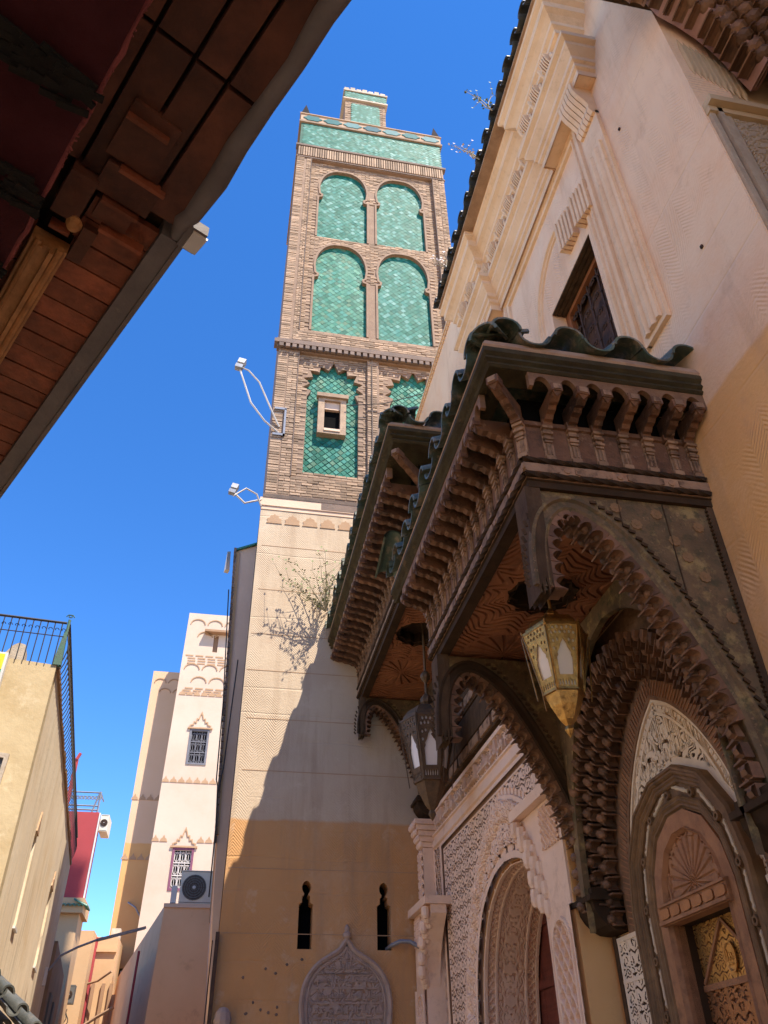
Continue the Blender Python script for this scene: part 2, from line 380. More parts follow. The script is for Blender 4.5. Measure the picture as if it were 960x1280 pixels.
mat('roof_green', (.04, .22, .13), (.03, .15, .09), scale=6, rough=.35, bump=.3, rnd=.4, spec=.6)
mat('far_plaster', (.74, .58, .42), (.68, .52, .36), bump=.3, bscale=10)
mat('lettering_ground', (.15, .085, .045), (.11, .06, .035), scale=7, bump=.3)
mat('ground_stone', (.52, .42, .30), (.45, .35, .25), scale=1.5, bump=.5, bscale=10)
mat('leaf', (.10, .16, .04), (.16, .19, .06), scale=12, rough=.6, bump=.2, rnd=.4)
mat('dry_stem', (.33, .27, .17), (.24, .20, .12), scale=12, rough=.8, bump=.2)
mat('pale_flower', (.62, .50, .52), (.55, .50, .40), rough=.8, bump=.1)
mat('parapet_pale', (.46, .40, .32), (.34, .27, .20), scale=5, rough=.8, bump=.5, rnd=.3)
mat('copper_dark', (.050, .042, .042), (.03, .027, .028), scale=5, rough=.95, spec=.02, bump=.2)
mat('pink_stone', (.34, .19, .15), (.26, .14, .11), scale=4, bump=.5, dirt=[((.18,.10,.08), 6.0, .55, .75, .5)])
mat('porch_beige', (.50, .37, .22), (.44, .31, .18), scale=2.5, bump=.3, bscale=20)
mat('porch_carved', (.43, .34, .24), (.34, .26, .18), scale=9, bump=.4, bscale=90)

# ---------------------------------------------------------------- ground
g = MB()
g.add([(-600,-600,GROUND),(600,-600,GROUND),(600,900,GROUND),(-600,900,GROUND)], [(0,1,2,3)])
o = g.build('ground', 'ground_stone', kind='structure')

# ---------------------------------------------------------------- Arabic lettering: joined letter forms, laid out right to left
AR = {'ا':'\ufe8d\ufe8e', 'ب':'\ufe8f\ufe90\ufe91\ufe92', 'ت':'\ufe95\ufe96\ufe97\ufe98', 'ح':'\ufea1\ufea2\ufea3\ufea4', 'خ':'\ufea5\ufea6\ufea7\ufea8',
      'د':'\ufea9\ufeaa', 'ذ':'\ufeab\ufeac', 'ر':'\ufead\ufeae', 'ز':'\ufeaf\ufeb0', 'س':'\ufeb1\ufeb2\ufeb3\ufeb4', 'ص':'\ufeb9\ufeba\ufebb\ufebc',
      'ع':'\ufec9\ufeca\ufecb\ufecc', 'غ':'\ufecd\ufece\ufecf\ufed0', 'ف':'\ufed1\ufed2\ufed3\ufed4', 'ق':'\ufed5\ufed6\ufed7\ufed8', 'ك':'\ufed9\ufeda\ufedb\ufedc',
      'ل':'\ufedd\ufede\ufedf\ufee0', 'م':'\ufee1\ufee2\ufee3\ufee4', 'ن':'\ufee5\ufee6\ufee7\ufee8', 'ه':'\ufee9\ufeea\ufeeb\ufeec', 'و':'\ufeed\ufeee',
      'ي':'\ufef1\ufef2\ufef3\ufef4', 'ى':'\ufeef\ufef0', 'ج':'\ufe9d\ufe9e\ufe9f\ufea0', 'ظ':'\ufec5\ufec6\ufec7\ufec8', 'ط':'\ufec1\ufec2\ufec3\ufec4'}
def shape(txt):
    out = []
    for i, c in enumerate(txt):
        if c not in AR: out.append(' '); continue
        f = AR[c]; joinp = i > 0 and txt[i-1] in AR and len(AR[txt[i-1]]) == 4
        joinn = len(f) == 4 and i+1 < len(txt) and txt[i+1] in AR
        out.append(f[3] if joinp and joinn else f[1] if joinp else f[2] if joinn else f[0])
    return ''.join(reversed(out)).replace('  ', ' ')
_tc = {}
def letters(mb, txt, u0, u1, v0, v1, mp, w0, w1, thick=.0, curve=None):
    """raised lettering stretched into a box; curve(u, v) may bend it"""
    key = (txt, thick)
    if key not in _tc:
        c = bpy.data.curves.new('lettering', 'FONT'); c.body = shape(txt); c.resolution_u = 2; c.offset = thick; c.fill_mode = 'FRONT'
        ob = bpy.data.objects.new('lettering', c); COL.objects.link(ob)
        bpy.context.view_layer.update()
        me = bpy.data.meshes.new_from_object(ob.evaluated_get(bpy.context.evaluated_depsgraph_get()))
        V = [(v.co.x, v.co.y) for v in me.vertices]; F = [tuple(p.vertices) for p in me.polygons]
        cnt = {}
        for f in F:
            for i in range(len(f)):
                e = (f[i], f[(i+1) % len(f)]); k = tuple(sorted(e)); cnt.setdefault(k, []).append(e)
        E_ = [v[0] for v in cnt.values() if len(v) == 1]
        _tc[key] = (V, F, E_)
        bpy.data.objects.remove(ob); bpy.data.curves.remove(c); bpy.data.meshes.remove(me)
    V, F, E_ = _tc[key]
    if not V: return
    xs = [v[0] for v in V]; ys = [v[1] for v in V]; x0, x1, y0, y1 = min(xs), max(xs), min(ys), max(ys)
    P = []
    for x, y in V:
        u = u0+(u1-u0)*(x-x0)/(x1-x0); v = v0+(v1-v0)*(y-y0)/(y1-y0)
        P.append(curve(u, v) if curve else (u, v))
    n = len(P); o_ = len(mb.v)
    mb.v += [tuple(mp(a, b, w1)) for a, b in P] + [tuple(mp(a, b, w0)) for a, b in P]
    mb.f += [tuple(o_+i for i in f) for f in F] + [(o_+a, o_+b, o_+b+n, o_+a+n) for a, b in E_]

def arch_pts(c, half, base, n=14, bottom=None):
    """pointed or round arch outline from (half-width, height) pairs running from the apex down"""
    L = [(c-h, z) for h, z in half]; R = [(c+h, z) for h, z in half if h > 0]
    pts = list(reversed(L)) + R
    if bottom is not None: pts = [(pts[0][0], bottom)] + pts + [(pts[-1][0], bottom)]
    return pts
def smooth_half(hs, n=4):
    """Catmull-Rom through the half profile"""
    out = []; P = [hs[0]] + list(hs) + [hs[-1]]
    for i in range(1, len(P)-2):
        p0, p1, p2, p3 = P[i-1:i+3]
        for k in range(n):
            t = k/n; q = []
            for a in (0, 1):
                q.append(.5*((2*p1[a])+(-p0[a]+p2[a])*t+(2*p0[a]-5*p1[a]+4*p2[a]-p3[a])*t*t+(-p0[a]+3*p1[a]-3*p2[a]+p3[a])*t**3))
            out.append((max(0, q[0]), q[1]))
    out.append(tuple(hs[-1])); out[0] = tuple(hs[0])
    return out
def pdist(U, V, poly):
    D = np.full(U.shape, 1e9)
    for (x0, y0), (x1, y1) in zip(poly[:-1], poly[1:]):
        dx, dy = x1-x0, y1-y0; L2 = dx*dx+dy*dy+1e-12
        t = np.clip(((U-x0)*dx+(V-y0)*dy)/L2, 0, 1)
        D = np.minimum(D, np.hypot(U-x0-t*dx, V-y0-t*dy))
    return D
def inside(U, V, c, half):
    z = [h[1] for h in half][::-1]; a = [h[0] for h in half][::-1]
    return (np.abs(U-c) < np.interp(V, z, a)) & (V < half[0][1])

def arc_len(poly):
    L = [0]
    for a, b in zip(poly[:-1], poly[1:]): L.append(L[-1]+math.dist(a, b))
    return L
def along(poly, step, start=0.0):
    """(point, unit tangent) at even spacing along a polyline"""
    L = arc_len(poly); s = start; out = []; i = 0
    while s <= L[-1]:
        while i < len(L)-2 and L[i+1] < s: i += 1
        t = (s-L[i])/max(1e-9, L[i+1]-L[i]); a, b = poly[i], poly[i+1]
        d = (Vector(b)-Vector(a)).normalized(); out.append((Vector(a)+(Vector(b)-Vector(a))*t, d)); s += step
    return out

# barrel eave tiles, in local axes: x along the eave, y outwards, z up; the front edge is at y = 0
def tile_mesh(name, cover, r, L, m, th=.016, slope=.42, n=9):
    b = MB(); ring = []
    for j, (y, sc) in enumerate(((0.0, 1.0), (-.02, .985), (-L, .86))):
        for rr in (r*sc, r*sc-th):
            for k in range(n+1):
                a = pi*k/n; x = rr*cos(a); z = rr*sin(a)*(1 if cover else -1)*(.85 if cover else .8)
                if not cover: z += r*.25
                x *= 1.02
                # ragged lip curls up a touch at the two rims
                z += .012*(abs(cos(a))**6)*(1 if not cover else -1)
                ring.append((x, y, z+(-y)*slope+(.055 if cover else 0)))
    m1 = n+1; V = ring; F = []
    R = lambda j, s_, k: (j*2+s_)*m1+k
    for j in (0, 1):
        for k in range(n):
            F.append((R(j,0,k), R(j,0,k+1), R(j+1,0,k+1), R(j+1,0,k)))
            F.append((R(j,1,k+1), R(j,1,k), R(j+1,1,k), R(j+1,1,k+1)))
        for k in (0, n): F.append((R(j,0,k), R(j+1,0,k), R(j+1,1,k), R(j,1,k)))
    for k in range(n): F.append((R(0,0,k), R(0,1,k), R(0,1,k+1), R(0,0,k+1)))
    b.add(V, F); me = b.mesh(name, m, True); return me
def eave_row(parent, p0, t, n, length, pitch, mpan, mcov, jitter=.012, z0=0.0, skip_first=False):
    k = max(1, round(length/pitch)); st = length/k
    for i in range(k+1):
        if i < k:
            s_ = (i+.5)*st
            j = Vector((random.uniform(-1,1), random.uniform(-1,1), random.uniform(-1,1)))*jitter
            o = Vector(p0)+Vector(t)*s_+Vector((j.x, j.y, j.z+z0))
            Mx = frame_mat(o, t, n) @ Matrix.Rotation(random.uniform(-.06,.06), 4, 'Y') @ Matrix.Rotation(random.uniform(-.07,.07), 4, 'Z')
            put('roof_tile', mpan, parent, M=Mx)
        if skip_first and i == 0: continue
        s_ = i*st
        j = Vector((random.uniform(-1,1), random.uniform(-1,1), random.uniform(-1,1)))*jitter
        o = Vector(p0)+Vector(t)*s_+Vector((j.x, j.y, j.z+z0))
        Mx = frame_mat(o, t, n) @ Matrix.Rotation(random.uniform(-.08,.08), 4, 'Y') @ Matrix.Rotation(random.uniform(-.06,.06), 4, 'Z')
        put('roof_tile', mcov, parent, M=Mx)

# ================================================================ the shrine building on the right
shrine = thing('shrine_building', (3.2, 6, GROUND), 'tall cream and ochre plastered building with carved window surround and tiled cornice', 'building')
X3 = PX(3.0)
P2C = 8.5
P2_IN = smooth_half([(0,2.12),(.38,2.07),(.75,1.91),(1.0,1.70),(1.25,1.30),(1.37,.80),(1.40,.30)])
P2_OUT = smooth_half([(0,2.76),(.5,2.60),(1.0,2.28),(1.42,1.80),(1.68,1.30),(1.84,.80),(1.90,.30)])
P1C = 5.0
D_IN = [(.11,1.55),(.30,1.45),(.39,1.28),(.42,1.10)]
wall = MB()
win = [(4.22,5.2),(5.26,5.2),(5.26,7.04),(4.22,7.04)]
door2 = arch_pts(P2C, P2_IN, 0, bottom=GROUND+.02)
door1 = [(P1C-.42,GROUND+.02),(P1C-.42,1.0),(P1C+.42,1.0),(P1C+.42,GROUND+.02)]
wall.plate([(2.45,GROUND),(11.79,GROUND),(11.79,11.05),(7.45,11.05),(7.45,9.9),(2.45,9.9)], [win, door2, door1], X3, -.35, 0)
wall.build('wall', 'facade_plaster', shrine)
# the wall returns away from the street on the near side, and the roof block behind
b = MB(); b.box(4.1, 7.5, 2.6, 11.7, GROUND, 9.6); b.box(3.4, 7.5, 7.5, 11.7, 9.6, 10.9); b.box(3.4, 7.5, 2.6, 11.7, 7.6, 9.599); b.build('back_wall', 'ochre_plaster', shrine)

# ---- window with its splayed top, wooden frame and wrought grille
wf = MB()
wf.plate([(4.2,5.15),(5.28,5.15),(5.28,7.06),(4.2,7.06)], [[(4.31,5.25),(5.17,5.25),(5.17,6.96),(4.31,6.96)]], PX(3.22), 0, .06)
w_ = wf.build('window', 'window_wood', shrine, label='dark opening with an orange wooden frame and scrolled ironwork')
b = MB()
for y in (4.55, 4.78, 5.02): b.bar((3.2, y, 5.2), (3.2, y, 7.0), .022)
for r in range(7):
    for cc in range(4):
        y0 = 4.42+cc*.23; z0 = 5.4+r*.235
        for s_ in (-1, 1):
            pts = [(3.19, y0+s_*(.10*(1-t)*cos(4.6*t)), z0+.11*(1-t)*sin(4.6*t)+.06*t) for t in [i/9*.93 for i in range(10)]]
            b.tube(pts, .009, 5)
b.build('grille', 'iron', w_)
b = MB(); b.box(3.29, 3.31, 4.2, 5.28, 5.15, 7.06); b.build('shutter', 'red_wood', w_)
b = MB()     # soffit boards of the reveal
for i in range(6): b.box(3.0+i*.05+.004, 3.0+i*.05+.046, 4.23, 5.25, 7.02, 7.04)
b.build('reveal_board', 'dark_wood', w_)

# ---- plaster surround: recessed arch, frame, pilasters, broken entablature
def prof(*p): return list(p)
sur = MB()
bd = prof((0,0),(0,.025),(.03,.035),(.045,.02),(.06,.045),(.09,.045),(.105,.02),(.13,.02),(.14,0))
sur.sweep([(4.02,5.0),(4.02,7.35),(4.12,7.35),(4.12,7.55)], bd, X3)
arch = [(5.62-.0*0,5.2),(5.62,6.9)]
apts = [(4.82+.80*cos(t)*(1), 6.95+1.0*sin(t)**.9) for t in [i/12*pi*.5 for i in range(13)]]
apts = [(5.62,5.2)]+apts
apts2 = [(2*4.82-x, z) for x, z in reversed(apts)]
sur.sweep(apts+apts2[1:], bd, X3)
sur.build('window_surround', 'moulded_plaster', shrine)
b = MB()      # stepped key block on the near side of the arch
for i in range(5): b.box(2.93-.012*i, 3.0, 3.98+.055*i, 4.02+.055*i, 7.15, 7.62)
for i in range(5): b.box(2.93-.012*i, 3.0, 4.36+.055*i, 4.40+.055*i, 7.25, 7.72)
b.build('key_block', 'moulded_plaster', shrine)
b = MB()      # long raised frame either side and on top
fr = prof((0,0),(0,.03),(.03,.045),(.045,.02),(.07,.02),(.08,.05),(.12,.055),(.135,.025),(.17,.025),(.18,.045),(.21,.035),(.22,0))
b.sweep([(6.45,4.9),(6.45,8.62),(3.82,8.62),(3.82,4.9)][::-1], [(-a, w_) for a, w_ in fr], X3)
b.build('frame_moulding', 'moulded_plaster', shrine)
for yy in (3.50, 6.65):   # pilasters
    b = MB()
    b.box(2.96, 3.0, yy, yy+.34, 4.9, 8.1)
    b.sweep([(yy+.05,4.95),(yy+.05,7.6)], prof((0,.04),(.0,.07),(-.03,.08),(-.06,.055),(-.10,.08),(-.14,.08),(-.17,.055),(-.2,.08),(-.24,.07),(-.24,.04)), X3)
    p_ = b.build('pilaster', 'moulded_plaster', shrine)
    b = MB()  # scrolled console capital
    pr = [(3.0,8.05),(2.93,8.05),(2.90,8.12),(2.91,8.2),(2.87,8.28),(2.82,8.36),(2.78,8.46),(2.77,8.6),(3.0,8.6)]
    for k in range(6):
        y0 = yy+.0+k*.055
        b.add([(x, y0, z) for x, z in pr]+[(x+(0 if x > 2.95 else .0), y0+.045, z) for x, z in pr],
              [tuple(range(len(pr)))[::-1], tuple(range(len(pr), 2*len(pr)))]+[(i, (i+1) % len(pr), (i+1) % len(pr)+len(pr), i+len(pr)) for i in range(len(pr))])
    b.add([], [])
    b.build('console', 'moulded_plaster', p_)
# entablature: horizontal mouldings along Y, in plan path (u = Y, v = X) swept with heights
def plan(z0): return lambda u, v, w: (v, u, z0 + w)
def cornice_run(y0, y1, x, prf, name, z0):
    b = MB(); b.sweep([(y1, 3.0), (y1, x), (y0, x), (y0, 3.0)], prf, plan(z0)); return b.build(name, 'moulded_plaster', shrine)
# profile: (outward offset, height); path order makes left = outward, towards the street
lowc = [(0,-.32),(0,-.22),(.03,-.2),(.03,-.14),(.06,-.12),(.06,-.05),(.10,.0),(.13,.04),(.13,.10),(.18,.13),(.18,.2),(-.2,.2)]
upc = [(0,-.1),(.0,0),(.04,.02),(.04,.10),(.08,.13),(.08,.2),(.13,.26),(.18,.30),(.18,.42),(.23,.46),(.23,.55),(-.2,.55)]
sgn = lambda P: [(-a, h) for a, h in P]
for (y0, y1, x) in ((4.42, 6.38, 2.92), (3.36, 4.40, 2.80), (6.40, 7.38, 2.80)):
    cornice_run(y0, y1, x, sgn(lowc) if False else lowc, 'lower_cornice', 8.82)
    cornice_run(y0, y1, x-.10, upc, 'upper_cornice', 9.30)
    b = MB(); b.box(x-.02, 3.0, y0+.02, y1-.02, 8.98, 9.35); b.box(x+.012, 2.998, y0+.012, y1-.012, 8.52, 8.979); b.build('frieze_block', 'moulded_plaster', shrine)
# row of leaf-shaped brackets between the two cornices
lf = MB()
for k in range(5):
    z = 0
    pr = [(0,-.06),(.06,-.05),(.10,.0),(.13,.08),(.18,.17),(.20,.27),(0,.32)]
    lf.add([(-a, -.075+.03*k+(.012 if True else 0), h) for a, h in pr]+[(-a, -.075+.03*k+.026, h) for a, h in pr],
           [tuple(range(7))[::-1], tuple(range(7,14))]+[(i, (i+1) % 7, (i+1) % 7+7, i+7) for i in range(7)])
lf.tube([(-.10,-.13,.02),(-.14,-.12,.10),(-.13,-.10,.20),(-.08,-.09,.27)], .022, 6); lf.tube([(-.10,.10,.0),(-.17,.10,.10),(-.20,.10,.2)], .02, 6)
lfm = lf.mesh('leaf_bracket', 'moulded_plaster')
y = 3.60
while y < 7.3:
    x = 2.80 if (y < 4.4 or y > 6.4) else 2.92
    put('leaf_bracket', lfm, shrine, loc=(x-.01, y, 9.02)); y += .34
# eave tiles of the cornice
pan_s = tile_mesh('eave_pan', False, .10, .42, 'grey_glaze'); cov_s = tile_mesh('eave_cover', True, .095, .42, 'grey_glaze')
eave_row(shrine, (2.38, 3.1, 9.92), (0,1,0), (-1,0,0), 4.45, .30, pan_s, cov_s)
b = MB(); b.add([(2.44,3.05,9.87),(2.44,7.55,9.87),(3.3,7.55,10.3),(3.3,3.05,10.3),(2.44,3.05,9.84),(2.44,7.55,9.84),(3.3,7.55,9.84),(3.3,3.05,9.84)],
      [(0,1,2,3),(4,5,6,7),(0,3,7,4),(1,2,6,5),(0,1,5,4)]); b.build('tile_bed', 'tile_bedding', shrine)
# cap of the far, lower part of the wall
b = MB(); b.box(2.95, 3.4, 7.45, 11.79, 11.05, 11.10)
for i in range(40): b.box(2.97, 3.02, 7.5+i*.107, 7.58+i*.107, 11.0, 11.05)
b.build('wall_coping', 'moulded_plaster', shrine)

# ================================================================ portal with carved white plaster (farther)
portal = thing('plaster_portal', (3.0, P2C, GROUND), 'arched doorway set in finely carved pale plaster beside the minaret wall', 'doorway')
outer_poly = arch_pts(P2C, P2_OUT, 0); inner_poly = arch_pts(P2C, P2_IN, 0)
def carved_mask(h, m0, thr):
    return lambda U, V: m0(U, V) & (h(U, V) > thr)
def portal_h(U, V):
    ins = inside(U, V, P2C, P2_OUT); din = pdist(U, V, inner_poly); dout = pdist(U, V, outer_poly)
    fld = .001+.030*ornament(U, V, .17, .10, 3.0)                                   # spandrels
    ring = np.arctan2(U-P2C, V-.3)
    tot = din+dout; f = dout/np.maximum(tot, 1e-6)
    band = .002+.022*sst(.2,.6,np.abs(np.sin(ring*26)))*(f > .30)+.028*ornament(ring*1.5+3, dout+2, .105, .07, 3.0)*(f < .75)
    sc = np.abs(np.sin(ring*21)); scal = .055*(1-sst(.05, .12, np.abs(dout-.05-.045*sc)))+.03*(1-sst(0,.05,np.abs(dout-.17-.03*sc)))
    H = np.where(ins, band+scal, fld)
    H = np.where(ins & (din < .075), .06, H)                                      # smooth inner roll
    H = np.where((~ins) & (dout < .05), .05, H)
    H = np.where((~ins) & (dout > .05) & (dout < .12), .012+.02*(np.abs(np.sin(ring*70)) > .5), H)
    # frames
    e = np.minimum(U-7.36, 11.10-U); top = 2.98-V
    fr_ = np.minimum(e, top)
    H = np.where(fr_ < .05, .055, H); H = np.where((fr_ >= .05) & (fr_ < .09), .0, H)
    H = np.where((fr_ >= .09) & (fr_ < .12), .04, H)
    # lattice strips at the two sides
    side = (U < 7.30) | (U > 11.16)
    H = np.where(side, .001+.045*lattice(U, V, .12, .17, .42), H)
    H = np.where((np.abs(U-7.32) < .04) | (np.abs(U-11.13) < .04) | (U > 11.44) | (U < 6.98), .05, H)
    # top mouldings and the inscription band
    H = np.where(V > 2.98, .03+.03*sst(0,.02,V-3.0)-.02*sst(.0,.02,V-3.10), H)
    H = np.where(V > 3.16, .065, H)
    H = np.where((V > 3.19) & (V < 3.45), .001+.012*ornament(U, V, .09, .06, 3.0), H)
    return H
b = MB(); b.relief(6.92, 11.5, .30, 3.50, 640, 450, portal_h, X3, mask=carved_mask(portal_h, lambda U, V: ~inside(U, V, P2C, P2_IN), .010))
b.build('carved_face', 'carved_plaster', portal)
b = MB(); b.plate([(6.93,.30)]+[(P2C-1.40,.301)]+arch_pts(P2C, P2_IN, 0)+[(P2C+1.40,.301),(11.49,.30),(11.49,3.49),(6.93,3.49)], [], X3, .001, .006); b.build('recessed_ground', 'carved_ground', portal)  # dark backing seen through the carving, recess shade put into its colour
b = MB(); b.plate([(6.92,GROUND),(11.5,GROUND),(11.5,.30),(P2C+1.40,.30),(P2C+1.40,GROUND+.0),(P2C-1.40,GROUND+.0),(P2C-1.40,.30),(6.92,.30)], [], X3, .001, .04)
b.build('plinth_panel', 'carved_plaster', portal)
b = MB()
txts = ['بسم الله الرحمن الرحيم', 'وصلى الله على سيدنا محمد', 'الحمد لله وحده', 'ولا غالب الا الله']
for i in range(4): letters(b, txts[i], 11.35-i*1.08-.98, 11.35-i*1.08, 3.21, 3.43, lambda u, v, w: (3.0-w, 18.02-u if False else u, v), .01, .062, .012)
# lettering reads left-to-right in -Y as seen from the street: mirror along Y
b.v = [(x, 2*9.23-y, z) for x, y, z in b.v]
b.build('inscription', 'carved_plaster', portal, kind='stuff')
# deep intrados with carved bands
ipts = arch_pts(P2C, P2_IN, 0, bottom=GROUND)
Li = arc_len(ipts)
def intr(u, v, w):
    k = min(max(0, int(np.searchsorted(Li, u, side='right'))-1), len(ipts)-2)
    t = (u-Li[k])/(Li[k+1]-Li[k]); a = ipts[k]; c_ = ipts[k+1]
    d = Vector((c_[0]-a[0], c_[1]-a[1])).normalized(); nx, nz = d.y, -d.x
    return (3.0+v, a[0]+(c_[0]-a[0])*t+nx*w, a[1]+(c_[1]-a[1])*t+nz*w)
def intr_h(U, V):
    H = .001+.026*ornament(U, np.abs(V-.31)+1, .16, .10, 3.0)
    for lo, hi in ((.0,.05),(.13,.16),(.48,.51),(.60,.64)): H = np.where((V > lo) & (V < hi), .035, H)
    H = np.where((V > .05) & (V < .13), .004+.024*lattice(U, V, .08, .08, .5), H)
    H = np.where((V > .51) & (V < .60), .004+.024*lattice(U, V, .08, .08, .5), H)
    return H
b = MB(); b.relief(0.0, Li[-1], .0, .64, 560, 90, intr_h, intr)
b.build('carved_intrados', 'carved_plaster', portal)
b = MB()
for i in range(9): b.box(3.66, 3.70, P2C-1.5+i*.335, P2C-1.5+i*.335+.325, GROUND, 2.3)
b.build('door_leaf', 'red_door', portal)
b = MB()
for z in (-1.0,-.3,.4,1.1,1.7): b.box(3.635, 3.665, P2C-1.5, P2C+1.5, z, z+.09)
b.build('door_ledge', 'red_door', portal)
# wooden panelling between the inscription and the canopy
b = MB()
for i, z in enumerate((3.53, 3.72, 4.10, 4.28, 4.66, 4.84)):
    b.box(2.90-.01*i, 3.0, 6.85, 11.7, z, z+(.17 if i % 2 == 0 else .36))
b.build('wooden_fascia', 'dark_wood', portal)
pm = MB(); pm.box(-.025, 0, -.2, .2, -.06, .06); pmm = pm.mesh('panel', 'pale_wood')
for i in range(10): put('panel', pmm, portal, loc=(2.90, 7.1+i*.48, 3.615))
for i in range(10): put('panel', pmm, portal, loc=(2.88, 7.1+i*.48, 4.19))
# pilasters with carved panels and quarter-arch brackets at both sides
def side_pier(c, sgn_):
    """c: outer edge in Y; sgn_ = +1 grows towards +Y"""
    Y = lambda a: c+sgn_*a
    m = PX(2.70)
    b = MB(); ys = sorted((Y(0), Y(.50))); b.box(2.72, 3.0, ys[0], ys[1], GROUND, 2.16); pr_ = b.build('pier', 'ochre_plaster' if sgn_ > 0 else 'carved_plaster', portal)
    def hp(U, V):
        a = np.abs(U-(c+sgn_*.26)); r = .17
        d = np.where(V < 1.05, a, np.hypot(U-(c+sgn_*.26), V-1.05))
        H = np.where(d < r, .001+.034*lattice(U, V, .12, .16, .42), .03)
        H = np.where(np.abs(d-r-.012) < .014, .045, H); return np.where(a > .232, .045, H)
    b = MB(); b.relief(min(Y(.0), Y(.50)), max(Y(.0), Y(.50)), -.4, 1.30, 60, 200, hp, PX(2.72)); b.build('carved_panel', 'carved_plaster', pr_)
    # bracket
    cur = [(.50,1.30),(.52,1.45),(.58,1.62),(.68,1.78),(.82,1.93),(.98,2.06)]
    poly = [(.01,1.30)]+cur+[(.98,2.16),(.01,2.16)]
    b = MB(); b.plate([(Y(a), z) for a, z in poly], [], PX(2.9), 0, .20); br = b.build('bracket', 'carved_plaster', portal)
    b = MB(); ys = sorted((Y(-.05), Y(1.0))); b.box(2.62, 2.98, ys[0], ys[1], 2.165, 2.26); b.build('bracket_slab', 'carved_plaster', br)
    def hb(U, V): return .004+.02*lattice(U, V, .07, .07, .5)
    b = MB(); ys = sorted((Y(.06), Y(.42))); b.relief(ys[0], ys[1], 1.78, 2.12, 50, 50, hb, PX(2.70)); b.build('lattice_square', 'carved_plaster', br)
    cell = MB()
    for k, (a, z) in enumerate(cur[:-1]):
        for q in range(3):
            w0 = .0+.07*q
            cell.lathe([(0,-.05),(.03,-.045),(.05,-.01),(.052,.05),(.045,.09),(0,.10)], (2.70-.02-.035*q+.03, Y(a+.05*q-.02), z+.02+.05*q), 8)
    cell.build('stalactite', 'carved_plaster', br)
side_pier(6.33, 1); side_pier(11.77, -1)
b = MB(); b.box(2.80, 3.0, 11.50, 11.775, 2.27, 3.02)
def hq(U, V): return .004+.024*lattice(U, V, .09, .12, .5)
b.relief(11.51, 11.77, 2.3, 3.0, 34, 90, hq, PX(2.80)); b.build('corner_shaft', 'carved_plaster', portal)
b = MB()
for k in range(5): b.box(2.80-.03*k, 3.0, 11.50-.02*k, 11.778, 3.03+.075*k, 3.03+.075*k+.068)
for k in range(3):
    for q in range(4): b.lathe([(0,-.04),(.025,-.03),(.04,0),(.03,.04),(0,.05)], (2.78-.035*q, 11.53+.08*k, 3.07+.08*q), 8)
b.build('corner_capital', 'carved_plaster', portal)
# ================================================================ carved timber canopies over the two doorways
def twisted(b, pts, r, pitch, step=.012):
    """a carved rope: square section turning as it runs"""
    P = along(pts, step); base = len(b.v); n = 4
    for i, (p, d) in enumerate(P):
        u = Vector((0,0,1)); a = d.cross(u).normalized(); c_ = a.cross(d).normalized(); ph = 2*pi*i*step/pitch
        for k in range(n):
            t = ph+2*pi*k/n; b.v.append(tuple(p+(a*cos(t)+c_*sin(t))*r))
    for i in range(len(P)-1):
        for k in range(n):
            k2 = (k+1) % n; b.f.append((base+i*n+k, base+i*n+k2, base+(i+1)*n+k2, base+(i+1)*n+k))
PZp = lambda z0: (lambda u, v, w: (u, v, z0+w))
def soffit_h(cx, cy, s):
    def h(U, V):
        r = np.hypot(U-cx, V-cy)/s; a = np.arctan2(V-cy, U-cx)
        q = vnoise(U/s*5+3, V/s*5)
        base = sst(.2, .6, np.abs(np.sin((r*21+1.5*np.abs(np.sin(a*6))+3.2*q)*pi*.5*1.6)))
        H = .004+.018*s*base
        for fy in (-1.02, 1.02):
            rr = np.hypot(U-cx, V-cy-fy*s)/s; aa = np.arctan2(V-cy-fy*s, U-cx)
            H = np.where(rr < .34, .004+.02*s*sst(.25,.6,np.abs(np.sin(aa*9+2.5*rr))), H)
            H = np.where((rr > .34) & (rr < .37), .02*s, H)
        H = np.where((r > .26) & (r < .30), .024*s, H)
        return H
    return h

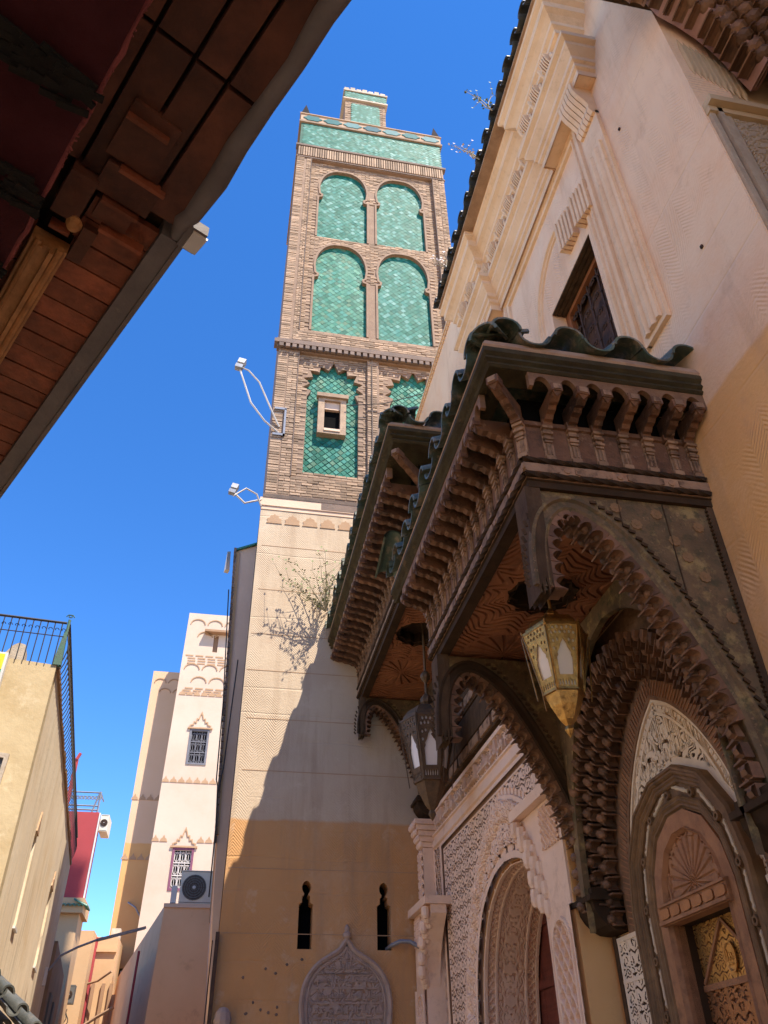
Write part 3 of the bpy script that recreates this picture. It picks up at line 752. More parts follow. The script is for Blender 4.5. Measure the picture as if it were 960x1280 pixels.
def canopy(name, label, Yn, Yf, Xf, zb, s, far_free, loc, fl=1.0):
    T = thing(name, loc, label, 'canopy', 'carved timber canopies over the doorways')
    path = [(3.0, Yf), (Xf, Yf), (Xf, Yn), (3.0, Yn)] if far_free else [(Xf, Yf), (Xf, Yn), (3.0, Yn)]
    # travelling towards the camera then to the right: outward is on the right hand -> negative left offset
    def run(prf, nm, m, kind=None, parent=T):
        b = MB(); b.sweep(path, [(-(o*fl if o > .15*s else o), h) for o, h in prf], PZp(zb)); return b.build(nm, m, parent, kind=kind)
    z = lambda a: a*s
    run([(-.09*s,0),(.0,0),(.0,z(.05)),(.012,z(.055)),(.012,z(.06)),(-.09*s,z(.06))], 'beam', 'black_wood')
    fr = run([(-.09*s,z(.06)),(.0,z(.06)),(.022,z(.105)),(.022,z(.185)),(0.01,z(.195)),(.01,z(.23)),(-.09*s,z(.23))], 'frieze_board', 'gilt_frieze')
    for hh in (.085, .208):
        b = MB(); q = .026*1
        pp = [(x-(q if x < 2.9 else 0), y-(q if y < Yn+.1 else -q if far_free and y > Yf-.1 else 0), zb+z(hh)) for x, y in path]
        for a_, c_ in zip(pp[:-1], pp[1:]): twisted(b, [a_, c_], .021*s, .055*s)
        b.build('rope_moulding', 'black_wood', fr)
    run([(-.06*s,z(.23)),(.0,z(.23)),(.0,z(.53)),(.02,z(.535)),(.02,z(.57)),(-.06*s,z(.57))], 'back_board', 'red_wood')
    run([(-.06*s,z(.57)),(-.03,z(.57)),(-.03,z(.82)),(-.06*s,z(.82))], 'shadow_board', 'void')  # near-black strip paints the shade in the gaps between corbels
    gut = run([(.10,z(.785)),(.268*s,z(.785)),(.285*s,z(.80)),(.275*s,z(.825)),(.30*s,z(.84)),(.285*s,z(.875)),(.31*s,z(.895)),(.31*s,z(.935)),(.10,z(.935))], 'gutter_board', 'gutter_wood')
    run([(.05,z(.935)),(.295*s,z(.935)),(.31*s,z(.96)),(.28*s,z(1.03)),(.05,z(1.25))], 'tile_bed', 'tile_bedding')
    # one colonnette, one corbel, one little arch: meshes shared by every bay
    C = MB()
    C.box(-.036*s,.036*s,-.01,.010*s,z(.235),z(.50))
    for (hw, d, a, c_) in [(p_[0], p_[1], .235+(p_[2]-.235)*1.23, .235+(p_[3]-.235)*1.23) for p_ in ((.034,.024,.235,.262),(.020,.018,.262,.355),(.028,.026,.358,.372),(.034,.034,.376,.392),(.024,.026,.392,.41),(.036,.040,.413,.43),(.028,.03,.43,.45),(.038,.046,.452,.47))]:
        C.box(-hw*s, hw*s, -.008, d*s, z(a), z(c_))
    for q in (-.012,.012): C.box((q-.005)*s,(q+.005)*s,0,.024*s,z(.28),z(.375))
    cm = C.mesh('colonnette', 'pale_wood')
    K = MB()
    pr = [(0,.52),(.03,.525),(.05,.55),(.075,.553),(.10,.575),(.14,.58),(.165,.60),(.20,.595),(.235,.61),(.25,.625),(.25,.70),(0,.70)]
    K.prism([(a*s, b_*s) for a, b_ in pr], lambda u, v, w: (w, u, v), -.030*s, .030*s)
    K.box(-.042*s,.042*s,.215*s,.272*s,z(.635),z(.70))
    K.add([(-.034*s,.22*s,z(.636)),(.034*s,.22*s,z(.636)),(.034*s,.265*s,z(.636)),(-.034*s,.265*s,z(.636)),(0,.25*s,z(.60))],
          [(0,1,2,3),(0,4,1),(1,4,2),(2,4,3),(3,4,0)])
    K.box(-.038*s,.038*s,.0*s,.045*s,z(.525),z(.575))
    km = K.mesh('corbel', 'red_wood')
    H = MB(); H.prism([(-.028*s,.272*s),(-.028*s,.280*s),(.028*s,.280*s),(.028*s,.272*s)], lambda u, v, w: (u, v, w), z(.645), z(.69))
    hm = H.mesh('corbel_tip', 'pale_wood')
    R = MB()
    R.prism([(-.13*s,-.022*s),(-.13*s,.022*s),(-.09*s,.034*s),(.09*s,.034*s),(.13*s,.022*s),(.13*s,-.022*s),(.09*s,-.034*s),(-.09*s,-.034*s)][::-1], lambda u, v, w: (u, w, v+z(.145)), .02, .030)
    rm = R.mesh('cartouche', 'pale_wood')
    F = MB(); F.lathe([(0,.032),(.022*s,.030),(.026*s,.02)], (0,0,0), 8); 
    F.v = [(x, zz, y+z(.145)) for x, y, zz in F.v]; fm = F.mesh('rosette', 'gilt_frieze')
    edges = [((Xf, Yn), (1,0), (0,-1), 3.0-Xf), ((Xf, Yn), (0,1), (-1,0), Yf-Yn)]
    if far_free: edges.append(((Xf, Yf), (1,0), (0,1), 3.0-Xf))
    for ei, (p0, t, n, L) in enumerate(edges):
        k = max(2, round(L/(.175*s))); st = L/k
        A = MB(); hw = st/2
        ap = [(-hw,.79*s),(-hw,.66*s)]+[(-hw+.028*s+(2*hw-.056*s)*i/8, .66*s+.095*s*(sin(pi*i/8)**.6 if 0 < i < 8 else 0)) for i in range(9)]+[(hw,.66*s),(hw,.79*s)]
        A.prism(ap[::-1], lambda u, v, w: (u, w, v), .222*s, .262*s); am = A.mesh('arch_board', 'arch_brown')
        for i in range(k+1):
            a = (i+.0)*st; near_corner = i == 0
            o = (p0[0]+t[0]*a, p0[1]+t[1]*a, zb)
            if i == 0:
                if ei == 0:
                    o = (p0[0]-.0, p0[1], zb); tt = (sqrt(.5), -sqrt(.5)); nn = (-sqrt(.5), -sqrt(.5))
                    Mx = frame_mat(o, (*tt,0), (*nn,0))
                    put('colonnette', cm, T, M=Mx); D_ = Mx @ Matrix.Diagonal((1,1.35*fl,1,1)); c_ = put('corbel', km, T, M=D_); put('corbel_tip', hm, c_, M=D_)
            elif not (i == k and ei == 0 and False):
                if ei == 0 and i == k: o = (3.0-.04*s, o[1], zb)
                Mx = frame_mat(o, (*t,0), (*n,0))
                put('colonnette', cm, T, M=Mx); Mx = Mx @ Matrix.Rotation(random.gauss(0,.018), 4, 'Z') @ Matrix.Rotation(random.gauss(0,.014), 4, 'Y'); D_ = Mx @ Matrix.Diagonal((random.uniform(.93,1.07),fl,1,1)); c_ = put('corbel', km, T, M=D_); put('corbel_tip', hm, c_, M=D_)
            if i < k:
                o2 = (p0[0]+t[0]*(a+st/2), p0[1]+t[1]*(a+st/2), zb); Mx = frame_mat(o2, (*t,0), (*n,0))
                put('arch_board', am, T, M=Mx @ Matrix.Diagonal((1,fl,1,1)))
                if i % 2 == 0: put('cartouche', rm, fr, M=Mx)
                else: put('rosette', fm, fr, M=Mx)
    # soffit with its sunken star and the arris beams
    cx, cy = (Xf+3.0)/2-.08*s, (Yn+Yf)/2
    b = MB(); b.relief(Xf+.085*s, 2.99, Yn+.085*s, Yf-(.085*s if far_free else .0), 260, 460, soffit_h(cx, cy, s), lambda u, v, w: (u, v, zb+.05-w),
             mask=lambda U, V: np.hypot(U-cx, V-cy) > .262*s)
    so_ = b.build('carved_soffit', 'soffit_wood', T)
    b = MB(); st_ = []
    for i in range(24):
        r = (.285 if i % 2 == 0 else .245)*s; st_.append((cx+r*cos(pi*i/12), cy+r*sin(pi*i/12)))
    b.sweep(st_, [(0,-.045),(0,0),(.03*s,.0),(.03*s,.03),(.005,.20*s)], lambda u, v, w: (u, v, zb+.05+w), closed=True)
    b.lathe([(.30*s,.10*s),(.0,.22*s)], (cx, cy, zb+.05), 16)
    b.build('star_recess', 'black_wood', so_)
    b = MB(); b.box(Xf+.08, 2.999, Yn+.10, Yf, zb+.30*s, zb+.33*s); b.build('deck', 'dark_wood', T)
    # tiles
    pan = tile_mesh('tile_pan', False, .118, .45, 'green_glaze', th=.020); cov = tile_mesh('tile_cover', True, .112, .45, 'green_glaze', th=.020)
    xe, ye = Xf-.345*s*fl, Yn-.345*s*fl; K0 = .20; zt = zb+z(1.0)+.06
    eave_row(T, (xe+K0, ye, zt), (1,0,0), (0,-1,0), 2.93-xe-K0, .40, pan, cov, .014)
    put('roof_tile', tile_mesh('tile_hip', True, .11, .22, 'green_glaze', th=.020), T, M=frame_mat((xe+.05, ye+.05, zt-.03), (sqrt(.5),-sqrt(.5),0), (-sqrt(.5),-sqrt(.5),0)))
    eave_row(T, (xe, ye+K0, zt), (0,1,0), (-1,0,0), (Yf+(.345*s-.1 if far_free else -.06))-ye-K0, .385, pan, cov, .014)
    if far_free: eave_row(T, (xe, 2*cy-ye, zt), (1,0,0), (0,1,0), 3.0-xe, .40, pan, cov, .014)
    b = MB()
    R0 = [(xe+.30, ye+.30, zt-.0), (2.995, ye+.30, zt-.0), (2.995, (2*cy-ye-.3 if far_free else Yf), zt-.0), (xe+.30, (2*cy-ye-.3 if far_free else Yf), zt-.0)]
    R1 = [(2.98, ye+1.1*s, zt+.50), (2.99, ye+1.1*s, zt+.50), (2.99, (2*cy-ye-1.1*s if far_free else Yf), zt+.50), (2.98, (2*cy-ye-1.1*s if far_free else Yf), zt+.50)]
    b.hexa(R0+R1); b.build('roof_slope', 'green_glaze', T)
    return T, (cx, cy)

# stalactite cells shared by the arches
def cell_mesh(name, L, D, m):
    b = MB(); a = L/2
    b.prism([(-a,-.05),(a,-.05),(a,.045),(a*.72,.012),(a*.35,-.006),(0,-.012),(-a*.35,-.006),(-a*.72,.012),(-a,.045)], lambda u, v, w: (u, w, v), 0, D)
    b.lathe([(a*.86,-.05),(a*.80,-.01),(a*.45,.008),(0,.014)], (0, D*.98, 0), 8)
    for s_ in (-1,): b.prism([(s_*a-.007,-.02),(s_*a+.007,-.02),(s_*a+.005,.058),(s_*a-.005,.058)], lambda u, v, w: (u, w, v), D*.1, D*1.08)
    return b.mesh(name, m)
cellA = cell_mesh('stalactite_cell', .088, .085, 'stalactite')
def arch_bracket(T, Yc, Xf, zb, kx, kz, face, label=None):
    """carved side arch of a canopy in a plane across the street; face = -1 shows its front to the camera"""
    X = lambda a: Xf+a*kx; Z = lambda d: zb-d*kz
    cur = [(.07,.74),(.08,.46),(.13,.27),(.23,.17),(.36,.21),(.54,.38),(.75,.74),(.92,1.12),(1.05,1.50),(1.09,1.87)]
    curve = smooth_half([(a, -d) for a, d in cur], 4); curve = [(X(a), zb+d*kz) for a, d in curve]
    th = .20
    b = MB(); b.plate([(X(-.02), Z(.0)-.002)]+[(X(-.02), Z(.78))]+curve+[(2.998, Z(1.87)), (2.998, Z(0)-.002)], [], PY(Yc+th/2), .02, th-.02)
    B = b.build('arch_board', 'painted_panel', T)
    b = MB()
    off = [(p[0], p[1]) for p in curve]
    for yy in (PY(Yc-th/2+.02),):
        b.sweep(off, [(0,-.03),(0,.012),(.03,.03),(.045,.012),(.085,.012),(.10,.03),(.12,.03),(.13,0)], yy)
    b.build('arch_moulding', 'painted_panel' if face < 0 else 'black_wood', B)
    b = MB(); q = [(p[0]+n_[0], p[1]+n_[1]) for p, n_ in [(c_, (0,0)) for c_ in off]]
    P = along(off, .05)
    for p, d in P:
        nrm = Vector((-d.y, d.x)); c_ = p+nrm*.165
        if c_.y > Z(.03) or c_.x > 2.96: continue
        e = (d*.018+nrm*.012)
        b.bar((c_.x-e.x, Yc-th/2+.008, c_.y-e.y), (c_.x+e.x, Yc-th/2+.008, c_.y+e.y), .020, .012, up=(0,1,0))
    b.build('rope_edge', 'dark_wood', B, kind='stuff')
    # hanging post at the outer corner with notched foot
    b = MB(); w_ = .085*kx
    b.plate([(X(-.03),Z(.0)),(X(-.03),Z(.80)),(X(-.01),Z(.72)),(X(.0),Z(.80)),(X(.02),Z(.68)),(X(.035),Z(.80)),(X(.05),Z(.68)),(X(.065),Z(.76)),(X(.075),Z(.0))], [], PY(Yc+th/2), .01, th+.005)
    b.build('pendant_post', 'dark_wood', B)
    # stalactites: rows of cells stepping down through the thickness
    for row, (yo, dn) in enumerate(((-th/2-.0, .0), (-th/2+.09, .02))):
        for p, d in along(off, .094*min(kx,kz), .04+.03*row):
            if p.y < Z(1.52): continue
            nrm = Vector((d.y, -d.x))
            o = Vector((p.x, Yc+yo, p.y))+Vector((nrm.x, 0, nrm.y))*(dn*.6+.025)
            Mx = Matrix(((d.x, 0, nrm.x, o.x), (0, 1, 0, o.y), (d.y, 0, nrm.y, o.z), (0,0,0,1)))
            put('stalactite_cell', cellA, B, M=Mx @ Matrix.Diagonal((1, 1, random.uniform(.8,1.15), 1)))
    # foot on the wall
    b = MB(); z0 = Z(1.87)
    b.box(2.74, 2.999, Yc-.17, Yc+.17, z0-.05, z0-.002); b.box(2.71, 2.999, Yc-.20, Yc+.20, z0-.09, z0-.052)
    pr = [(2.74,z0-.092),(2.75,z0-.15),(2.78,z0-.20),(2.83,z0-.25),(2.89,z0-.28),(2.999,z0-.29),(2.999,z0-.092)]
    b.prism(pr, lambda u, v, w: (u, w, v), Yc-.16, Yc+.16)
    b.build('foot', 'black_wood', B)
    return B, X, Z

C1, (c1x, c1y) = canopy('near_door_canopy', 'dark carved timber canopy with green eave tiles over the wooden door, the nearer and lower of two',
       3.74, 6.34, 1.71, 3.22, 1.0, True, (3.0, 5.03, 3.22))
C1.name = 'timber_canopy'
C1['label'] = 'lower, nearer carved timber canopy with thick green tiles, holding the golden lantern'
B1, X_, Z_ = arch_bracket(C1, 3.85, 1.71, 3.22, 1.0, 1.0, -1)
# painted flowers and studs on the front of the near arch
fl = MB()
for i in range(8): fl.lathe([(0,.003),(.014,.003),(.016,0)], (.027*cos(pi*i/4), .027*sin(pi*i/4), 0), 6)
fl.lathe([(0,.005),(.014,.004),(.016,0)], (0,0,0), 8); fl.v = [(x, -zz, y) for x, y, zz in fl.v]
flm = fl.mesh('flower', 'painted_flower')
for x, z in ((2.42,3.02),(2.66,2.92),(2.86,3.05),(2.80,2.66),(2.90,2.38),(2.58,3.12),(2.30,3.14),(2.72,2.80)):
    put('flower', flm, B1, loc=(x, 3.765, z))
b = MB(); b.box(2.955, 2.998, 3.745, 3.77, 1.36, 3.215)
for i in range(60): b.box(2.945, 2.953+.002, 3.742, 3.768, 1.38+i*.0305, 1.395+i*.0305)
for x in (2.32, 2.64): b.box(x, x+.006, 3.762, 3.7695, 2.75 if x < 2.5 else 2.3, 3.21)
b.build('edge_moulding', 'dark_wood', B1)
arch_bracket(C1, 6.20, 1.71, 3.22, 1.0, 1.0, 1)
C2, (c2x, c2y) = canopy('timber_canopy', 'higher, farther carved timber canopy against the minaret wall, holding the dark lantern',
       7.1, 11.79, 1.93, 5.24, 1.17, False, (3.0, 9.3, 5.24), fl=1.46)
arch_bracket(C2, 11.62, 1.93, 5.24, .83, .80, 1)
arch_bracket(C2, 7.28, 1.93, 5.24, .83, .80, 1)

# ================================================================ the wooden door in its many-sided frame
door = thing('wooden_portal', (3.0, P1C, GROUND), 'carved wooden door in a dark many-sided frame under a pointed arch of white lettering', 'doorway')
TY = smooth_half([(0,2.40),(.20,2.29),(.38,2.13),(.54,1.93),(.68,1.68),(.77,1.40),(.81,1.10)])
BR = smooth_half([(0,2.60),(.24,2.48),(.46,2.31),(.66,2.08),(.84,1.78),(.95,1.45),(.98,1.05)])
oct_ = [(.17,1.86),(.47,1.72),(.68,1.44),(.76,1.12)]
def half_poly(h, bottom): return arch_pts(P1C, [(0, h[0][1])]+h if False else h, 0, bottom=bottom)
def octp(k, bottom=GROUND+.01):
    """the many-sided frame outline, scaled inwards by k metres"""
    pts = [(.17-k*.25,1.86-k),(.47-k*.62,1.72-k*.86),(.68-k*.9,1.44-k*.52),(.76-k,1.12-k*.12)]
    return [(P1C-a, z) for a, z in [(pts[3][0], bottom)]+pts[::-1]]+[(P1C+a, z) for a, z in pts]+[(P1C+pts[3][0], bottom)]
ty = arch_pts(P1C, TY, 0, bottom=1.05)
o0 = octp(0)
b = MB()  # back plate of the lettered arch
body = [p for p in ty]
b.plate(ty, [], X3, .001, .008); b.build('tympanum', 'lettering_ground', door)
b = MB(); b.sweep(ty, [(0,.012),(0,.035),(-.022,.035),(-.022,.014),(-.085,.014),(-.085,.035),(-.105,.035),(-.105,.012)], X3)
for p, d in along(ty, .055):
    c_ = p+Vector((d.y, -d.x))*.053
    b.bar((3.0-.02, c_.x-d.x*.02, c_.y-d.y*.02), (3.0-.02, c_.x+d.x*.02, c_.y+d.y*.02), .03, .012, up=(1,0,0))
b.sweep(o0[1:-1], [(.0,.012),(.0,.034),(.05,.034),(.05,.012)], X3)
b.build('lettering_border', 'calligraphy_plaster', door)
b = MB()
rows = [(2.02,2.24,['الملك لله']), (1.83,2.01,['لا اله الا الله','محمد']), (1.60,1.82,['الحمد لله','على كل','حال']), (1.36,1.59,['ولا غالب','رب','الله']), (1.12,1.35,['الملك','ربى'])]
zt_ = [h[1] for h in TY][::-1]; at_ = [h[0] for h in TY][::-1]
zo_ = [1.12,1.44,1.72,1.86]; ao_ = [.76,.68,.47,.17]
def wmax(z): return float(np.interp(z, zt_, at_))-.115
def omin(z): return float(np.interp(z, zo_, ao_))+.055 if z < 1.86 else 0
flip = lambda u: 2*P1C-u
MPX = lambda u, v, w: (3.0-w, flip(u), v)
def ltr(txt, u0, u1, v0, v1, th=.02, dens=True):
    letters(b, txt, u0, u1, v0, v1, MPX, .012, .034, th)
# tall interlaced rows filling the arch either side of the frame
ltr('الملك لله وحده', P1C-.24, P1C+.24, 2.02, 2.25)
ltr('لا اله الا الله محمد رسول الله', P1C-.43, P1C+.43, 1.88, 2.10)
ltr('الحمد لله على كل حال', P1C-.46, P1C+.46, 1.90, 2.00)
for sg in (-1, 1):
    for v0, v1, t1 in ((1.72,1.95,'الحمد لله'),(1.56,1.78,'ولا غالب'),(1.38,1.60,'الله حق'),(1.20,1.42,'بسم الله'),(1.06,1.24,'ربى')):
        zc = (v0+v1)/2; a = max(omin(v0+.02), .05); c_ = wmax(v1-.03)
        if c_-a < .04: c_ = a+.045
        ltr(t1, min(P1C+sg*a, P1C+sg*c_), max(P1C+sg*a, P1C+sg*c_), v0, v1, .015)
        ltr(t1[::-1], min(P1C+sg*a, P1C+sg*c_), max(P1C+sg*a, P1C+sg*c_), v0+.05, v1-.02, .01)
b.build('lettering', 'calligraphy_plaster', door, kind='stuff')
# fine tendrils behind the letters
def hv(U, V): return .002+.020*arabesque(U, V, .078, 3.4)
def mk_(U, V):
    return inside(U, V, P1C, [(max(0, a-.10), z) for a, z in TY]) & ~((np.abs(U-P1C) < np.interp(V, zo_, ao_)) & (V < 1.86))
b = MB(); b.relief(P1C-.85, P1C+.85, 1.06, 2.34, 520, 390, hv, PX(2.992), mask=lambda U, V: mk_(U, V) & (hv(U, V) > .010)); b.build('tendril_ground', 'calligraphy_plaster', door)
# brown border with its notched edge, and the wooden back board
br = arch_pts(P1C, BR, 0, bottom=1.05)
b = MB(); b.plate(arch_pts(P1C, BR, 0, bottom=1.02), [[(p[0], p[1]+.0) for p in arch_pts(P1C, TY, 0, bottom=1.03)]], X3, .0, .045)
B_ = b.build('arch_border', 'arch_brown', door)
b = MB()
for p, d in along(br, .040):
    c_ = p+Vector((d.y, -d.x))*.10; e = d*.014+Vector((d.y,-d.x))*.055
    b.bar((3.0-.047, c_.x-e.x, c_.y-e.y), (3.0-.047, c_.x+e.x, c_.y+e.y), .008, .010, up=(1,0,0))
b.build('notched_band', 'carved_brown', B_, kind='stuff')
b = MB(); OUT = smooth_half([(0,3.05),(.30,2.97),(.62,2.74),(.88,2.36),(1.02,1.95),(1.08,1.45),(1.10,1.05)])
q_ = arch_pts(P1C, BR, 0, bottom=1.30); b.plate(q_+[(6.18,1.30),(6.18,3.2),(3.92,3.2),(3.92,1.30)], [], X3, .0, .04)
b.build('back_board', 'arch_brown', B_)
ob = arch_pts(P1C, OUT, 0, bottom=1.30)
b = MB(); b.plate(ob+[(6.16,1.30),(6.16,3.2),(3.94,3.2),(3.94,1.30)], [], X3, .24, .29); b.build('spandrel_board', 'painted_panel', B_)
for row, (w_, grow) in enumerate(((.05, .04), (.12, .12), (.19, .20))):
    H_ = [(a+grow*(1 if a > 0 else 0), z+grow*.8) for a, z in BR]
    for p, d in along(arch_pts(P1C, H_, 0), .115, .02+.05*row):
        nrm = Vector((d.y, -d.x)); o = Vector((3.0-w_, p.x, p.y))
        Mx = Matrix(((0, -1, 0, o.x), (d.x, 0, nrm.x, o.y), (d.y, 0, nrm.y, o.z), (0,0,0,1)))
        put('stalactite_cell', cellA, B_, M=Mx @ Matrix.Diagonal((1, 1, random.uniform(1.0,1.5), 1)))
# the many-sided frame
F0 = MB(); F0.plate(octp(0), [[(p[0], p[1]+(0.005 if i in (0, 9) else 0)) for i, p in enumerate(octp(.36))]] if False else [], X3, -.0, .0) if False else None
fp = octp(0)
b = MB(); b.sweep(fp, [(0, 0.0), (0, 0.0925), (-0.015, 0.1118), (-0.03, 0.1118), (-0.035, 0.1008), (-0.05, 0.1035), (-0.06, 0.0925), (-0.065, 0.0815), (-0.08, 0.0843), (-0.09, 0.0733), (-0.105, 0.076), (-0.115, 0.065), (-0.115, 0.0513), (-0.185, 0.0513), (-0.185, 0.065), (-0.195, 0.0733), (-0.21, 0.065), (-0.22, 0.0678), (-0.235, 0.054), (-0.25, 0.0568), (-0.26, 0.0403), (-0.27, 0.0375), (-0.27, 0.0)], X3)
FR = b.build('frame', 'door_frame_wood', door)
b = MB(); b.sweep(octp(.27), [(0,.0),(0,.05),(-.10,.045),(-.11,.06),(-.13,.03),(-.13,-.05)], X3); b.build('inner_frame', 'carved_brown', FR)
sp = MB(); sp.lathe([(.006,-.11),(.016,-.09),(.010,-.07),(.016,-.05),(.013,0),(.016,.05),(.010,.07),(.016,.09),(.006,.11)], (0,0,0), 8)
spm = sp.mesh('inlaid_spindle', 'inlay_cream')
rs = MB(); rs.lathe([(.012,.0),(.03,.0),(.034,.012),(.028,.03),(.014,.03),(.012,.02)], (0,0,0), 8); rsm = rs.mesh('boss', 'door_frame_wood')
mid = octp(.15)
for i, (p, d) in enumerate(along(mid, .155, .10)):
    if p.y < -.1: continue
    if i % 2 == 0:
        Mx = Matrix(((1,0,0,2.95),(0,d.y,d.x,p.x),(0,-d.x,d.y,p.y),(0,0,0,1))); put('inlaid_spindle', spm, FR, M=Mx)
    else:
        Mx = Matrix(((0,0,-1,2.955),(0,1,0,p.x),(1,0,0,p.y),(0,0,0,1))); put('boss', rsm, FR, M=Mx)
# panel in the head, lintel, opening with the copper-toned leaf
ip = octp(.39)
b = MB()
def hh(U, V):
    r = np.hypot(U-P1C, V-1.17); a = np.arctan2(V-1.17, U-P1C)
    return .004+.012*sst(.2,.7,np.abs(np.sin(a*11)))*(r < .27)+.014*arabesque(U, V, .05, 2.5)*(r >= .27)
b.relief(P1C-.43, P1C+.43, 1.10, 1.50, 150, 80, hh, PX(2.99)); b.build('head_panel', 'carved_brown', door)
b = MB(); b.box(2.93, 3.02, P1C-.42, P1C+.42, .975, 1.105)
b.box(2.915, 2.93, P1C-.42, P1C+.42, 1.085, 1.10); b.box(2.905, 2.93, P1C-.42, P1C+.42, .98, 1.0)
Lt = b.build('lintel', 'carved_brown', door)
pnl = MB(); pnl.prism([(-.06,-.018),(-.06,.018),(-.04,.03),(.04,.03),(.06,.018),(.06,-.018),(.04,-.03),(-.04,-.03)], lambda u, v, w: (-w, u, v), 0, .012); pnm = pnl.mesh('panel', 'door_copper')
for i in range(6): put('panel', pnm, Lt, loc=(2.93, P1C-.35+i*.14, 1.042))
leafX = 3.12
def hd(U, V): return .001+.014*ornament(np.abs(U-P1C)+2, V, .085, .055, 3.0)
b = MB(); b.relief(P1C-.36, P1C+.36, .63, .975, 320, 160, hd, PX(leafX), mask=lambda U, V: hd(U, V) > .006); LF = b.build('door_leaf', 'door_gold', door, label='carved gilded upper door panel with a round medallion')
def hd2(U, V):
    x = np.abs(U-P1C); H = .001+.018*ornament(x+5, V, .11, .07, 3.0)
    return np.where((np.abs(x-.12) < .018), .022, H)
b = MB(); b.relief(P1C-.36, P1C+.36, -.5, .60, 200, 300, hd2, PX(leafX), mask=lambda U, V: hd2(U, V) > .007); b.build('lower_leaf', 'door_copper', door)
b = MB(); b.box(leafX-.0005, leafX+.02, P1C-.36, P1C+.36, GROUND, .975); b.build('leaf_ground', 'carved_brown', door)
b = MB(); b.box(leafX-.03, leafX, P1C-.36, P1C+.36, .60, .635)
for sg in (-1,1): b.bar((leafX-.02, P1C+.0, .96), (leafX-.02, P1C+sg*.34, .64), .02, .022, up=(1,0,0))
b.build('rail', 'carved_brown', LF)
b = MB(); b.lathe([(.055,.0),(.075,.006),(.08,.02),(.07,.02),(.06,.01),(.0,.008)], (0,0,0), 20); b.v = [(leafX-.014-zz, P1C+.0-.02+x*.8, .745+y*1.1) for x, y, zz in b.v]
b.build('medallion', 'door_gold', LF)
b = MB()
letters(b, 'محمد', P1C-.065, P1C+.025, .70, .79, lambda u, v, w: (leafX-w, 2*(P1C-.02)-u, v), .02, .03, .02); b.build('medallion_lettering', 'door_gold', LF)
b = MB()
b.box(3.0, leafX+.03, P1C-.45, P1C-.36, GROUND, .99); b.box(3.0, leafX+.03, P1C+.36, P1C+.45, GROUND, .99); b.box(leafX+.03, leafX+.06, P1C-.5, P1C+.5, GROUND, 1.1)
b.box(3.02, leafX+.03, P1C-.36, P1C+.36, .975, .99); b.build('reveal', 'black_wood', door)
# white carved panel beside the frame, and a slim dark post
def hs_(U, V):
    H = .001+.020*ornament(U-.02, V, .115, .075, 3.0)
    H = np.where((np.abs(U-5.80) < .018) | (np.abs(U-6.17) < .018) | (V > 1.0) | (np.abs(U-6.03) < .01), .026, H)
    return np.where((np.abs((V*1.0) % .30-.15) < .012), .026, H)
for y0, ff in ((5.78, hs_), (2*P1C-6.19, lambda U, V: hs_(2*P1C-U, V))):
    b = MB(); b.relief(y0, y0+.41, -.6, 1.03, 100, 400, ff, PX(2.975), mask=lambda U, V: ff(U, V) > .009); sp_ = b.build('carved_side_panel', 'calligraphy_plaster', door)
    b = MB(); b.box(2.976, 3.0, y0, y0+.41, GROUND, 1.028); b.build('panel_ground', 'lettering_ground', sp_)
b = MB(); b.box(2.95, 2.998, 6.20, 6.26, GROUND, 1.05); b.build('post', 'dark_wood', door)

